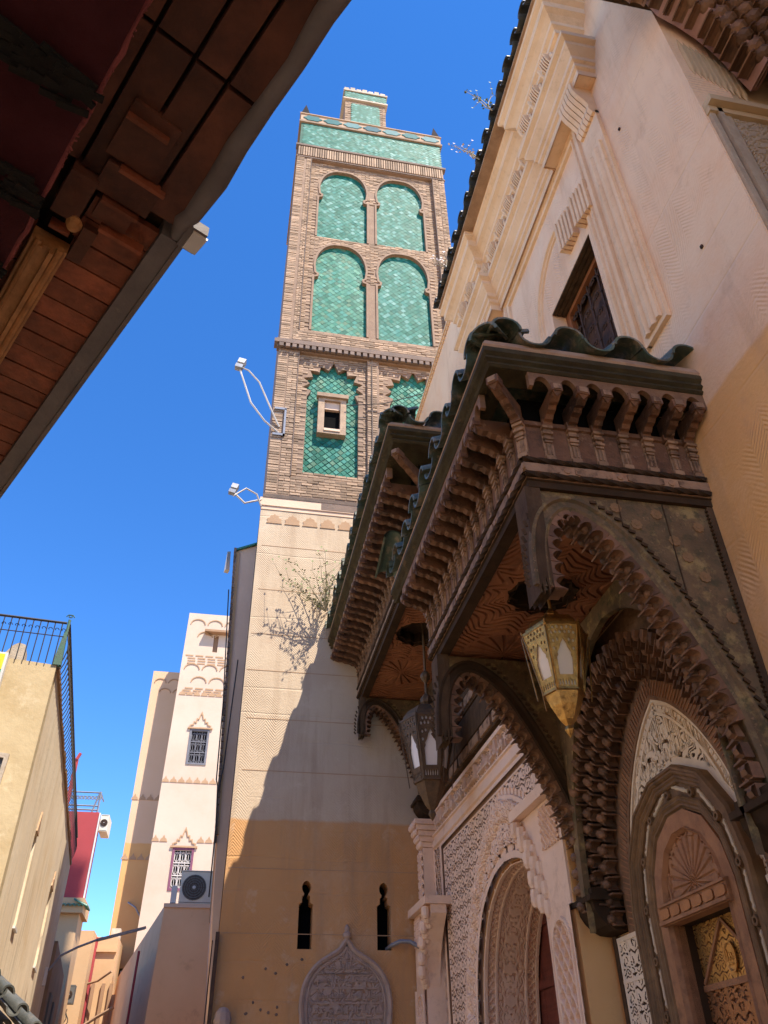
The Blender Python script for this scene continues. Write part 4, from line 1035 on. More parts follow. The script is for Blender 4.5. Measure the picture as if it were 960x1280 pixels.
# ================================================================ lanterns
def lantern(label, c, zt, R1, R2, H, m, glass, top_z, balls):
    T = thing('lantern', (c[0], c[1], zt), label, 'lantern', 'hanging lanterns under the canopies')
    s = R1/.25
    b = MB(); b.tube([(c[0], c[1], top_z), (c[0], c[1], zt+.05*s)], .013*s, 8); R = b.build('rod', m, T, True)
    for i, (bz, br_) in enumerate(balls):
        b = MB(); b.lathe([(.014*s,-br_*1.2),(br_*.5,-br_*.95),(br_*.95,-br_*.35),(br_,0),(br_*.9,br_*.4),(br_*.45,br_*.95),(.014*s,br_*1.1)], (c[0], c[1], bz), 8); b.build('knop', m, R)
    a0 = radians(-90-8)
    P = lambda k, r, z: (c[0]+r*cos(a0+pi/3*(k+.5)), c[1]+r*sin(a0+pi/3*(k+.5)), z)
    zb_ = zt-H
    b = MB()
    for k in range(6):
        b.bar(P(k,R1,zt), P(k,R2,zb_), .018*s, .018*s)
        b.bar(P(k,R1*1.01,zt), P(k+1,R1*1.01,zt), .014*s, .02*s); b.bar(P(k,R2*1.02,zb_), P(k+1,R2*1.02,zb_), .02*s, .022*s)
        b.bar(P(k,R1*1.06,zt-.02), P(k,R2*1.35,zb_-.05*s), .008*s, .008*s)
        b.tube([P(k,R1*1.03,zt), P(k,R1*1.06,zt+.035*s)], [.010*s,.002*s], 6)
    b.build('frame', m, T)
    for k in range(6):
        A, Bq, Cq, D = Vector(P(k,R2,zb_)), Vector(P(k+1,R2,zb_)), Vector(P(k+1,R1,zt)), Vector(P(k,R1,zt))
        nrm = (Bq-A).cross(D-A).normalized()
        if nrm.dot(A-Vector((c[0],c[1],A.z))) < 0: nrm = -nrm
        def mp(u, v, w, A=A, Bq=Bq, Cq=Cq, D=D, nrm=nrm):
            p = (A*(1-u)+Bq*u)*(1-v)+(D*(1-u)+Cq*u)*v+nrm*w; return tuple(p)
        holes = []
        og = [(.20,.20),(.80,.20),(.80,.46),(.74,.50),(.76,.54),(.66,.60),(.60,.68),(.50,.76),(.40,.68),(.34,.60),(.24,.54),(.26,.50),(.20,.46)]
        holes.append(og)
        for q in range(6):
            x = .15+q*.14
            holes.append([(x-.035,.045),(x+.035,.045),(x+.035,.09),(x,.135),(x-.035,.09)])
        for x, y in ((.15,.60),(.85,.60),(.16,.72),(.84,.72),(.30,.74),(.70,.74),(.14,.85),(.28,.86),(.42,.86),(.58,.86),(.72,.86),(.86,.85),(.21,.93),(.35,.94),(.5,.93),(.65,.94),(.79,.93)):
            holes.append([(x+.040*cos(t), y+.028*sin(t)) for t in [pi/4*i for i in range(8)]])
        b = MB(); b.plate([(0,0),(1,0),(1,1),(0,1)], holes, mp, 0, .006*s); b.build('pierced_panel', m, T)
        b = MB(); b.plate([(.02,.02),(.98,.02),(.98,.98),(.02,.98)], [], mp, -.016*s, -.008*s); b.build('glass_pane', glass, T)
    b = MB(); b.lathe([(R1*.93,-.002),(R1*.90,.05*s),(R1*.72,.11*s),(R1*.40,.15*s),(.014,.165*s)], (c[0], c[1], zt), 6, a0+pi/6); b.build('cap', m, T)
    b = MB(); b.lathe([(R2*.96,-.012),(R2*.92,-.03*s),(R2*.75,-.10*s),(R2*.40,-.20*s),(R2*.16,-.24*s),(R2*.24,-.27*s),(R2*.14,-.30*s),(.0,-.33*s)], (c[0], c[1], zb_), 6, a0+pi/6); b.build('bowl', m, T)
    return T
lantern('golden brass lantern with pale glass hanging in the nearer canopy', (c1x-.02, 4.90), 2.80, .235, .14, .46, 'brass', 'milk_glass_warm', 3.46, [(2.965,.058)])
lantern('dark bronze lantern on a long rod with three knops under the farther canopy', (c2x+.06, 9.45), 4.00, .345, .19, .76, 'dark_brass', 'milk_glass', 5.5, [(4.30,.085),(4.64,.07),(4.15,.04)])
# ================================================================ minaret
def pip(x, y, poly):
    c = False; n = len(poly); j = n-1
    for i in range(n):
        (xi, yi), (xj, yj) = poly[i], poly[j]
        if (yi > y) != (yj > y) and x < (xj-xi)*(y-yi)/(yj-yi)+xi: c = not c
        j = i
    return c
MIN = thing('minaret', (2.2, 13.9, GROUND), 'tall square brick minaret with green glazed tile panels and a small lantern turret', 'minaret')
YM = 11.8; PM = PY(YM); MX0, MX1 = .15, 4.30
def lobed(x0, x1, zb_, zn, zt_):
    c = (x0+x1)/2; hw = (x1-x0)/2
    L = [(hw,zb_),(hw,zn-.16),(hw-.09,zn-.13),(hw-.11,zn-.02),(hw-.04,zn+.04)]
    for i in range(1, 9):
        t = i/9*pi/2; L.append(((hw-.01)*cos(t-.12)*1.0 if i < 9 else 0, zn+.10+(zt_-zn-.10)*sin(t)**.9))
    L.append((0, zt_)); return [(c-a, z) for a, z in L[:-1]]+[(c, zt_)]+[(c+a, z) for a, z in reversed(L[:-1])]
def starred(x0, x1, zb_, cz):
    c = (x0+x1)/2; hw = (x1-x0)/2; L = [(hw,zb_),(hw,cz-.80)]
    for i in range(11):
        a = -.60+(pi/2+.60)*i/10; r = (.50 if i % 2 else .66)+.04*(i == 10)
        if i == 10: L.append((0, cz+.74))
        else: L.append((r*cos(a)*1.0, cz+r*sin(a)*1.0))
    return [(c-a, z) for a, z in L[:-1]]+[(c, L[-1][1])]+[(c+a, z) for a, z in reversed(L[:-1])]
UL = lobed(.82, 2.10, 17.68, 19.58, 20.78); UR = lobed(2.36, 3.64, 17.70, 19.60, 20.82)
LL = lobed(.82, 2.08, 14.10, 16.18, 17.40); LR = lobed(2.36, 3.64, 14.10, 16.18, 17.42)
SL = starred(.82, 1.90, 9.92, 12.36); SR = starred(2.58, 3.66, 9.95, 12.42)
rect = lambda a, b_, c_, d: [(a, c_), (b_, c_), (b_, d), (a, d)]
b = MB(); b.box(MX0+.02, MX1-.02, YM+.26, YM+4.1, 9.2, 22.98); b.box(.10, 4.25, YM+.42, YM+4.1, GROUND, 9.2); b.build('core', 'brick_mortar', MIN)
# stepped layers of brickwork, each with its openings
b = MB()
b.plate(rect(MX0, MX1, 13.5, 21.68), [rect(.56, 3.95, 13.95, 21.08)], PM, -.10, .0)
b.plate(rect(MX0, MX1, 9.24, 13.36), [rect(.60, 2.08, 9.75, 13.24), rect(2.34, 3.90, 9.75, 13.24)], PM, -.10, .0)
F_ = b.build('outer_frame', 'brick_mortar', MIN)
b = MB()
b.plate(rect(.5, 4.0, 13.9, 21.1), [UL, UR, LL, LR], PM, -.20, -.09)
b.plate(rect(.5, 2.15, 9.6, 13.26), [SL], PM, -.20, -.07); b.plate(rect(2.3, 4.0, 9.6, 13.26), [SR], PM, -.20, -.07)
F2_ = b.build('inner_face', 'brick_mortar', MIN)
b = MB(); b.box(MX0+.02, MX0+.0201+.0, YM+.02, YM+.03, 9.3, 9.31)
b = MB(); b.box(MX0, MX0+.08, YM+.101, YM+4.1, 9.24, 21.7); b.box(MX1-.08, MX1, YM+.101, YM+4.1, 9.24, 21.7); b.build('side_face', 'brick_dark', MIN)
def bricks(mb, x0, x1, z0, z1, w, keep=lambda x, z: True, L=.215, h=.046, gap=.017, stagger=True, dep=.018, y0=YM):
    z = z0; r = 0
    while z+h <= z1:
        x = x0-(L/2 if (r % 2 and stagger) else 0)
        while x < x1:
            a = max(x, x0); c_ = min(x+L-gap, x1)
            if c_-a > .05 and keep((a+c_)/2, z+h/2) and keep(a, z+h/2) and keep(c_, z+h/2):
                d = w+dep*random.uniform(.2, 1.0); j = random.uniform(-.003,.003)
                X0, X1, Z0, Z1 = a, c_, z+j, z+h+j; Y1 = y0-w+.004; Y0 = y0-d
                mb.add([(X0,Y0,Z0),(X1,Y0,Z0),(X1,Y0,Z1),(X0,Y0,Z1),(X0,Y1,Z0),(X1,Y1,Z0),(X1,Y1,Z1),(X0,Y1,Z1)],
                       [(0,1,2,3),(0,4,5,1),(1,5,6,2),(2,6,7,3),(3,7,4,0)])
            x += L
        z += h+gap; r += 1
b = MB()
bricks(b, MX0, .40, 13.55, 21.1, 0, stagger=False); bricks(b, .42, .55, 13.55, 21.1, 0, L=.14)
bricks(b, 3.97, 4.12, 13.55, 21.1, 0, L=.16); bricks(b, 4.14, MX1, 13.55, 21.1, 0, L=.18)
bricks(b, .42, 3.95, 13.62, 13.94, 0)
bricks(b, MX0, .36, 9.30, 13.25, 0, stagger=False); bricks(b, .38, .59, 9.3, 13.25, 0)
bricks(b, 2.09, 2.33, 9.3, 13.25, 0, stagger=False); bricks(b, 3.92, MX1, 9.3, 13.25, 0)
bricks(b, .60, 2.08, 9.30, 9.74, 0); bricks(b, 2.34, 3.90, 9.30, 9.74, 0)
b.build('brick', 'brick', F_, kind='stuff')
b = MB()
holes4 = [UL, UR, LL, LR]
bricks(b, .57, 3.94, 13.96, 21.07, -.09, keep=lambda x, z: not any(pip(x, z, p) for p in holes4))
bricks(b, .61, 2.07, 9.76, 13.23, -.07, keep=lambda x, z: not pip(x, z, SL)); bricks(b, 2.35, 3.89, 9.76, 13.23, -.07, keep=lambda x, z: not pip(x, z, SR))
b.build('brick', 'brick', F2_, kind='stuff')
# arch rings
b = MB()
for P_ in (UL, UR, LL, LR): b.sweep(P_, [(0,-.10),(0,-.062),(.05,-.062),(.05,-.10)], PM)
b.build('arch_ring', 'brick_mortar', F2_)
# dentil band below the green band, ledges
b = MB()
for i in range(62): b.box(MX0+.02+i*.0665, MX0+.065+i*.0665, YM-.05, YM, 21.16, 21.60)
b.build('dentil', 'brick', MIN, kind='stuff')
for (z0, z1, w_) in ((21.62,21.70,.07),(21.10,21.15,.03),(13.28,13.36,.06),(13.36,13.46,.12),(13.46,13.54,.07),(9.16,9.24,.04)):
    b = MB(); b.box(MX0-w_+.01, MX1+w_, YM-w_, YM+.1, z0, z1); b.build('string_course', 'brick_dark', MIN)
b = MB()
for i in range(30): b.box(MX0+i*.14, MX0+.09+i*.14, YM-.115, YM-.061, 13.30-.05, 13.355)
b.build('dentil', 'brick_dark', MIN, kind='stuff')
b = MB(); b.box(2.17, 2.19, YM-.035, YM, 9.3, 13.26); b.box(.585, .60, YM-.03, YM, 9.75, 13.24); b.box(.545,.56,YM-.03,YM,13.95,21.08); b.box(3.95,3.965,YM-.03,YM,13.95,21.08); b.build('fillet', 'brick_dark', MIN)
# zellige: diamonds set in green grout
def diamonds(x0, x1, z0, z1, keep, dx=.15, dz=.15):
    out = []; r = 0; z = z0
    while z < z1:
        x = x0+(dx/2 if r % 2 else 0)
        while x < x1:
            if keep(x, z): out.append((x, z))
            x += dx
        z += dz/2; r += 1
    return out
def dia_mesh(dx, dz, m):
    b = MB(); a, c_ = dx/2*.93, dz/2*.93
    b.add([(-a,0,0),(0,0,-c_),(a,0,0),(0,0,c_),(-a*.86,-.008,0),(0,-.008,-c_*.86),(a*.86,-.008,0),(0,-.008,c_*.86)], [(4,5,6,7),(0,1,5,4),(1,2,6,5),(2,3,7,6),(3,0,4,7)])
    return b.mesh('glazed_tile', m)
def dia_stuff(pts, y, m, parent, dx=.15, dz=.15):
    b = MB()
    for x, z in pts:
        a, c_ = dx/2*.94, dz/2*.94; tx, tz = random.gauss(0, .0022), random.gauss(0, .0022); yb = y-.004-abs(random.gauss(0,.002))
        b.add([(x-a,yb-tx,z),(x,yb-tz,z-c_),(x+a,yb+tx,z),(x,yb+tz,z+c_)], [(0,1,2,3)])
    return b.build('glazed_tile', m, parent, kind='stuff')
dm = dia_mesh(.15, .15, 'zellige')
for nm, P_, m in (('tile_panel', SL, 'zellige'), ('tile_panel', SR, 'zellige'), ('tile_panel', LL, 'zellige'), ('tile_panel', LR, 'zellige_pale'), ('tile_panel', UL, 'zellige_pale'), ('tile_panel', UR, 'zellige_pale')):
    xs = [p[0] for p in P_]; zs = [p[1] for p in P_]; x0, x1, z0, z1 = min(xs)-.05, max(xs)+.05, min(zs)-.05, max(zs)+.05
    b = MB(); b.box(x0, x1, YM+.165, YM+.20, z0, z1); tp = b.build(nm, 'zellige_grout', MIN)
    kp = (lambda P_: lambda x, z: pip(x, z, P_) or pip(x+.05, z, P_) or pip(x-.05, z, P_) or pip(x, z+.05, P_) or pip(x, z-.05, P_))(P_)
    pts = diamonds(x0, x1, z0, z1, kp)
    if P_ is SL: pts = [p for p in pts if not (1.06 < p[0] < 1.64 and 10.98 < p[1] < 12.02)]
    if P_ is SL or P_ is SR:
        ind = [p for p in pts if P_ is SL or p[1] > 11.6][:295]; rest = [p for p in pts if p not in ind]
        for x, z in ind:
            put('glazed_tile', dm, tp, M=Matrix.Translation((x, YM+.164, z)) @ Matrix.Rotation(random.gauss(0,.05), 4, 'X') @ Matrix.Rotation(random.gauss(0,.05), 4, 'Z'))
        if rest: dia_stuff(rest, YM+.163, m, tp)
    else: dia_stuff(pts, YM+.163, m, tp)
# small window
b = MB(); b.plate(rect(1.06,1.64,10.98,12.03), [rect(1.19,1.52,11.10,11.90)], PM, -.17, -.02)
b.box(1.02,1.68,YM-.04,YM+.1,11.96,12.06); W_ = b.build('window_frame', 'brick', MIN)
b = MB(); b.box(1.19,1.52,YM+.155,YM+.16,11.10,11.90); b.build('opening', 'void', W_)
b = MB(); b.box(1.19,1.52,YM+.0,YM+.1,11.04,11.10); b.box(1.2,1.51,YM+.08,YM+.15,11.70,11.90); b.build('sill', 'pinkish_wall', W_)
# green band, parapet with lobed blue-green tiles, corner spikes
b = MB(); b.box(.18, 4.29, YM+.01, YM+4.1, 21.7, 22.98); gb = b.build('green_band', 'zellige_grout', MIN)
dia_stuff(diamonds(.22, 4.28, 21.72, 22.97, lambda x, z: 21.73 < z < 22.93 and .24 < x < 4.25, .13, .13), YM+.008, 'zellige_pale', gb, .13, .13)
b = MB(); b.box(.12, 4.36, YM-.04, YM+4.16, 22.98, 23.06); b.box(.15, 4.33, YM+.0, YM+4.13, 23.06, 23.46); b.box(.12, 4.36, YM-.03, YM+4.16, 23.46, 23.50); pa = b.build('parapet', 'brick', MIN)
for i in range(7):
    c_ = .50+i*.585
    pts = [(c_+.25*cos(t)*(1+.12*cos(6*t)), 23.27+.13*sin(t)*(1+.12*cos(6*t))) for t in [2*pi*k/24 for k in range(24)]]
    b = MB(); b.plate(pts, [], PM, .0, .02); b.build('lobed_tile', 'zellige_blue', pa)
for x in (.28, 4.20):
    for yy in (YM+.15, YM+3.95):
        b = MB(); b.box(x-.13, x+.13, yy-.13, yy+.13, 23.5, 23.62); b.lathe([(.17,0),(.0,.72)], (x, yy, 23.62), 4, pi/4); b.build('corner_spike', 'copper_dark', MIN)
# turret
b = MB(); b.box(1.60, 2.99, 13.2, 14.6, 23.4, 28.35); TU = b.build('turret', 'brick_mortar', MIN)
b = MB(); bricks(b, 1.60, 2.99, 25.2, 27.7, 0, y0=13.2, keep=lambda x, z: not (1.80 < x < 2.78 and 26.2 < z < 27.55)); b.build('brick', 'brick', TU, kind='stuff')
b = MB(); b.box(1.82, 2.76, 13.17, 13.2, 26.2, 27.52); t1 = b.build('tile_panel', 'zellige_grout', TU)
b = MB(); b.box(1.57, 3.02, 13.16, 14.63, 27.78, 28.28); t2 = b.build('tile_band', 'zellige_grout', TU)
b = MB()
for x, z in diamonds(1.84, 2.75, 26.2, 27.5, lambda x, z: z > 26.25, .13, .13): b.add([(x-.06,13.163,z),(x,13.163,z-.06),(x+.06,13.163,z),(x,13.163,z+.06)], [(0,1,2,3)])
for x, z in diamonds(1.62, 3.0, 27.82, 28.25, lambda x, z: z > 27.84, .13, .13): b.add([(x-.06,13.153,z),(x,13.153,z-.06),(x+.06,13.153,z),(x,13.153,z+.06)], [(0,1,2,3)])
b.build('glazed_tile', 'zellige_pale', t2, kind='stuff')
b = MB(); b.box(1.53, 3.06, 13.12, 14.67, 27.70, 27.78); b.box(1.53, 3.06, 13.12, 14.67, 28.28, 28.37)
for i in range(7):
    for yy in (13.15, 14.55): b.box(1.56+i*.21, 1.72+i*.21, yy, yy+.09, 28.37, 28.52+.05*(i % 2))
for i in range(7):
    for xx in (1.56, 2.94): b.box(xx, xx+.09, 13.2+i*.2, 13.33+i*.2, 28.37, 28.52)
b.build('crown', 'parapet_pale', TU)
b = MB(); b.tube([(2.3,13.9,28.3),(2.3,13.9,30.1)], .03, 6)
for z_, r in ((29.0,.17),(29.45,.12),(29.8,.08)): b.lathe([(0,-r),(r*.7,-r*.7),(r,0),(r*.7,r*.7),(0,r)], (2.3,13.9,z_), 10)
b.build('finial', 'brass', TU)
# ---- plastered lower wall with two keyhole slits
def slit(c_):
    hd_ = [(c_+.062*cos(t), 2.53+.085*sin(t)) for t in [pi*1.5+.5+(2*pi-1.0)*k/14 for k in range(15)]]
    return [(c_-.095,1.78),(c_+.095,1.78),(c_+.095,2.32),(c_+.055,2.34),(c_+.055,2.42),(c_+.032,2.43)]+hd_+[(c_-.032,2.43),(c_-.055,2.42),(c_-.055,2.34),(c_-.095,2.32)]
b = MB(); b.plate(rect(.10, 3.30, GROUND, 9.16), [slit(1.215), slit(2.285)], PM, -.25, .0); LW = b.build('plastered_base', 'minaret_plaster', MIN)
b = MB(); b.box(.10, .18, YM+.251, YM+4.1, GROUND, 9.2); b.build('side_wall', 'minaret_plaster', MIN)
for c_ in (1.215, 2.285):
    b = MB(); b.box(c_-.2, c_+.2, YM+.30, YM+.34, 1.6, 2.75); b.build('slit_opening', 'void', LW)
b = MB(); b.box(.07, 3.3, YM-.03, YM, 8.98, 9.16); b.box(.09, 3.3, YM-.012, YM, 8.90, 8.98); b.build('string_course', 'pinkish_wall', LW)
b = MB(); b.box(1.2, 3.3, YM-.034, YM-.03, 9.0, 9.14); b.build('dark_strip', 'brick_dark', LW)  # darker strip along the right part of the string course
sc = MB(); sc.prism([(-.14,0),(.14,0),(.12,.05),(.13,.10),(.085,.12),(.07,.17),(.02,.18),(0,.215),(-.02,.18),(-.07,.17),(-.085,.12),(-.13,.10),(-.12,.05)], lambda u, v, w: (u, -w, v), 0, .012); scm = sc.mesh('scallop', 'incised')
for i in range(9): put('scallop', scm, LW, loc=(.36+i*.325, YM, 8.60))
b = MB()
for z_ in (8.1, 7.2, 6.35, 5.7, 4.9, 4.1, 2.75, 1.95): b.box(.12+.1*random.random(), 2.9, YM-.004, YM, z_, z_+.010)
b.build('trowel_line', 'incised', LW)
# ================================================================ inscription cartouche on the minaret base
CA = thing('inscription_plaque', (1.775, YM, .4), 'carved stone plaque with lines of raised lettering and a pointed knob, on ochre wall', 'plaque')
CH = smooth_half([(0,1.92),(.05,1.88),(.12,1.79),(.24,1.72),(.40,1.62),(.53,1.46),(.59,1.28),(.60,1.08),(.56,.84),(.43,.60),(.22,.44),(0,.38)], 4)
cc_ = 1.775; outl = [(cc_-a, z) for a, z in reversed(CH)]+[(cc_+a, z) for a, z in CH[1:-1]]
b = MB(); b.plate(outl, [], PM, .001, .02); b.build('ground', 'carved_ground', CA).name = 'plaque_ground'
b = MB(); b.sweep(outl[::1], [(0,.0),(0,.05),(-.025,.065),(-.055,.05),(-.065,.03),(-.085,.03),(-.095,.045),(-.11,.035),(-.11,.02)], PM, closed=True); b.build('border', 'carved_stone', CA)
b = MB()
lines = [(1.66,1.76,.13,'الله'),(1.525,1.625,.30,'الحمد لله وحده'),(1.365,1.475,.40,'بسم الله الرحمن الرحيم'),(1.20,1.31,.43,'وصلى الله على سيدنا محمد'),(1.035,1.145,.43,'لا اله الا الله وحده'),(.87,.98,.40,'الملك لله العظيم'),(.70,.81,.33,'ربى الله')]
for z0, z1, hw, t_ in lines:
    letters(b, t_, cc_-hw+.02, cc_+hw-.02, z0, z1, PM, .02, .042, .02)
b.build('lettering', 'carved_stone', CA, kind='stuff')
b = MB()
for z0, z1, hw, t_ in lines[1:]:
    r = (z1-z0)/2+.018; zc = (z0+z1)/2
    pts = [(cc_+hw+r*.6*cos(a), zc+r*sin(a)) for a in [pi/2-pi*k/8 for k in range(9)]]+[(cc_-hw-r*.6*cos(a), zc-r*sin(a)) for a in [pi/2-pi*k/8 for k in range(9)]]
    b.sweep(pts, [(0,.02),(0,.038),(.010,.038),(.010,.02)], PM, closed=True)
b.build('line_frame', 'carved_stone', CA)
b = MB(); b.relief(cc_-.52, cc_+.52, .42, 1.80, 120, 160, lambda U, V: .018+.012*arabesque(U, V, .07, 3.0), PM, mask=lambda U, V: (pdist(U, V, outl+[outl[0]]) > .11) & inside(U, V, cc_, CH)); b.build('tendril_ground', 'carved_stone', CA)
b = MB(); b.lathe([(0,-.06),(.03,-.05),(.035,-.02),(.055,.0),(.055,.04),(.03,.06),(.035,.085),(.035,.11),(.018,.135),(0,.15)], (cc_, YM-.03, 1.93), 10); b.build('knob', 'carved_stone', CA, True)
# drain pipe out of the right slit
b = MB(); b.tube([(2.34,YM+.1,1.81),(2.37,YM-.05,1.83),(2.48,YM-.13,1.87),(2.60,YM-.18,1.86),(2.70,YM-.22,1.80),(2.78,YM-.24,1.73)], .027, 10)
b.tube([(2.775,YM-.239,1.735),(2.785,YM-.243,1.725)], .02, 10)
tag(b.build('pipe', 'steel_grey'), 'short bent grey pipe sticking out of the right slit in the ochre wall', 'pipe')
# wall fittings: holes and nails
b = MB()
for x, z in ((.73,1.55),(1.0,1.60),(.45,1.45),(.86,1.50),(.60,1.18),(.70,1.10),(.80,1.07),(.90,1.05),(1.19,1.66),(.9,1.13),(.52,1.06)):
    b.lathe([(0,.012),(.016,.008),(.02,0)], (0,0,0), 6); b.v[-18:] = [(x+a*random.uniform(.5,1.3), YM-c_, z+d) for a, d, c_ in b.v[-18:]]
b.build('wall_stain', 'brick_dark', LW, kind='stuff')
# ================================================================ floodlights on curved arms beside the minaret
def flood(label, base, tip, mids, s):
    T = thing('floodlight', base, label, 'floodlight', 'floodlights on the minaret corner')
    t = Vector(tip)
    b = MB(); b.tube([base]+mids[0]+[tip], .018, 6); b.tube([(base[0],base[1],base[2]-.16)]+mids[1]+[(tip[0]+.03,tip[1],tip[2]-.1)], .018, 6); b.build('arm', 'cable', T)
    b = MB(); b.hexa([tuple(t+Vector(v)*s) for v in ((-.16,-.12,-.10),(.12,-.12,-.16),(.12,.12,-.16),(-.16,.12,-.10),(-.12,-.12,.08),(.16,-.12,.02),(.16,.12,.02),(-.12,.12,.08))]); b.build('junction_box', 'steel_grey', T)
    b = MB(); b.hexa([tuple(t+Vector(v)*s) for v in ((-.08,-.15,.14),(.18,-.15,.08),(.18,.15,.08),(-.08,.15,.14),(-.02,-.15,.36),(.26,-.15,.30),(.26,.15,.30),(-.02,.15,.36))]); b.build('lamp_head', 'lamp_white', T)
    return T
F1 = flood('upper white floodlight on two long bent arms beside the green star panel', (.30,YM-.02,10.95), (-.62,YM-.25,12.28),
      [[(.1,YM-.1,11.35),(-.18,YM-.2,11.95),(-.42,YM-.25,12.2)], [(.0,YM-.1,11.0),(-.3,YM-.2,11.35),(-.48,YM-.25,11.85)]], .52)
b = MB()
for q in ((.18,.42,11.42),(.18,.42,10.72)): b.box(q[0], q[1], YM-.05, YM-.02, q[2], q[2]+.05)
b.box(.38,.42,YM-.05,YM-.02,10.72,11.45); b.build('bracket', 'blue_grille', F1)
flood('lower grey floodlight on thin wires just under the brick part', (.10,YM-.02,9.10), (-.44,YM-.2,9.08), [[(-.05,YM-.1,8.98),(-.2,YM-.15,8.88)], [(-.0,YM-.1,9.15),(-.2,YM-.15,9.22)]], .42)
b = MB(); b.tube([(1.64,YM-.05,11.75),(2.4,YM-.1,11.88),(3.2,YM-.15,12.25),(4.3,YM-.2,12.75)], .010, 5); tag(b.build('wire', 'dark_cable'), 'thin dark wire strung across the two green star panels', 'wire')

# ================================================================ plants growing out of the roofs
def sprig(name, label, base, stems, spread, height, leaves, lm='leaf', flower=False, lean=(0,0), group=None):
    T = thing(name, base, label, 'plant', group); b = MB(); lf = MB(); rnd_ = random.Random(int(base[1]*100)+5)
    for i in range(stems):
        a = rnd_.uniform(0, 2*pi); L = height*rnd_.uniform(.45, 1.0); p = Vector(base); pts = [p.copy()]; d = Vector((lean[0]+spread*cos(a), lean[1]+spread*sin(a), 1)).normalized()
        for k in range(5):
            d = (d+Vector((rnd_.uniform(-.25,.25), rnd_.uniform(-.25,.25), rnd_.uniform(-.12,.1)))).normalized(); p = p+d*L/5; pts.append(p.copy())
            for q in range(leaves):
                u = Vector((rnd_.uniform(-1,1), rnd_.uniform(-1,1), rnd_.uniform(-.6,1))).normalized(); s_ = rnd_.uniform(.018,.045); c_ = p+u*.04*rnd_.random()
                v = u.cross(Vector((0,0,1))).normalized()*s_*.4
                lf.add([c_, c_+u*s_*.5+v, c_+u*s_, c_+u*s_*.5-v], [(0,1,2,3)])
            if k > 1:
                e = p+Vector((rnd_.uniform(-1,1), rnd_.uniform(-1,1), rnd_.uniform(.1,1)))*L*.22; b.tube([p, e], [.004,.0015], 4)
                lf.add([e, e+Vector((.02,0,.02)), e+Vector((.0,.01,.045)), e+Vector((-.02,0,.02))], [(0,1,2,3)])
        b.tube(pts, [.008,.007,.006,.005,.003,.002], 5)
    b.build('stem', 'dry_stem', T); lf.build('leaves', 'pale_flower' if flower else lm, T, kind='stuff')
    return T
sprig('roof_plant', 'straggly dry plant growing from the far end of the tiled eave beside the minaret', (1.32, 11.55, 6.72), 20, .60, 1.1, 5, lean=(-.45,-.1), group='plants growing on the roofs')
sprig('roof_plant', 'small pale flowering weed on the grey roof tiles, halfway down the edge', (2.42, 5.2, 9.98), 3, .3, .55, 2, flower=True, lean=(-.6,.2), group='plants growing on the roofs')
sprig('roof_plant', 'pink tipped weed low on the grey roof tiles near the minaret', (2.42, 6.9, 9.98), 4, .3, .4, 3, flower=True, lean=(-.3,.1), group='plants growing on the roofs')
sprig('roof_plant', 'thin green weed at the top of the grey roof tiles', (2.40, 4.55, 9.98), 3, .3, .75, 2, lean=(-.7,.1), group='plants growing on the roofs')
# ================================================================ near porch at the upper right
PO = thing('porch', (4.2, 1.6, GROUND), 'tall near porch with beige niche, carved plaster band and stalactite vault, top right corner', 'porch')
YP = 2.45; PP = PY(YP)
b = MB(); b.box(3.001, 5.2, YP+.004, 2.59, GROUND, 9.2); b.box(4.9, 5.2, -3, YP, GROUND, 9.2); b.build('return_wall', 'porch_beige', PO)
b = MB(); b.relief(3.20, 4.8, 3.6, 5.90, 130, 190, lambda U, V: .004+.022*ornament(U, V, .12, .08, 3.0), PP)
b.box(3.08, 3.12, YP-.05, YP, 3.4, 5.98); b.box(3.14, 3.19, YP-.03, YP, 3.4, 5.98); b.box(3.02, 3.06, YP-.03, YP, 3.4, 5.98)
b.build('carved_panel', 'porch_carved', PO)
b = MB(); b.box(3.01, 4.9, YP-.10, YP, 5.99, 6.06); b.box(3.01, 4.9, YP-.05, YP, 5.92, 5.985); b.build('string_course', 'porch_beige', PO)
b = MB()   # soft vertical flutes at the springing of the niche
for i in range(9):
    x = 3.10+i*.045; z0 = 6.95-i*.04; b.lathe([(.0,-.35),(.022,-.25),(.026,.1),(.0,.3)], (x, YP-.005, z0), 6)
b.build('flute', 'porch_beige', PO, True, kind='stuff')
edge = [(2.96,7.50),(3.10,7.36),(3.22,7.18),(3.31,6.98),(3.37,6.76),(3.42,6.55),(3.47,6.35)]
cb = cell_mesh('stalactite_cell', .15, .16, 'stalactite')
b = MB()
pl = [(p[0], p[1]) for p in edge]+[(3.55,6.40),(3.62,6.75),(3.66,7.1),(4.9,7.4),(4.9,8.6),(2.3,8.6),(2.3,7.74),(2.9,7.74)]
b.plate(pl, [], PP, .06, .30); b.build('vault_block', 'pink_stone', PO)
random.seed(3)
n_ = 0
for r in range(8):
    for (p, d) in along(edge, .135, .03*(r % 2)):
        o = Vector((p.x+.115*r+random.uniform(-.02,.02), YP-.10-.12*r*(.6 if r < 3 else .9), p.y+.115*r+random.uniform(-.02,.02)))
        if o.z > 8.5 or n_ > 250: continue
        nrm = Vector((-.6, 0, -.8))
        Mx = Matrix(((.8, 0, nrm.x, o.x), (0, -1, 0, o.y), (-.6, 0, nrm.z, o.z), (0,0,0,1)))
        put('stalactite_cell', cb, PO, M=Mx @ Matrix.Diagonal((1.1, 1.2, random.uniform(.8,1.4), 1))); n_ += 1
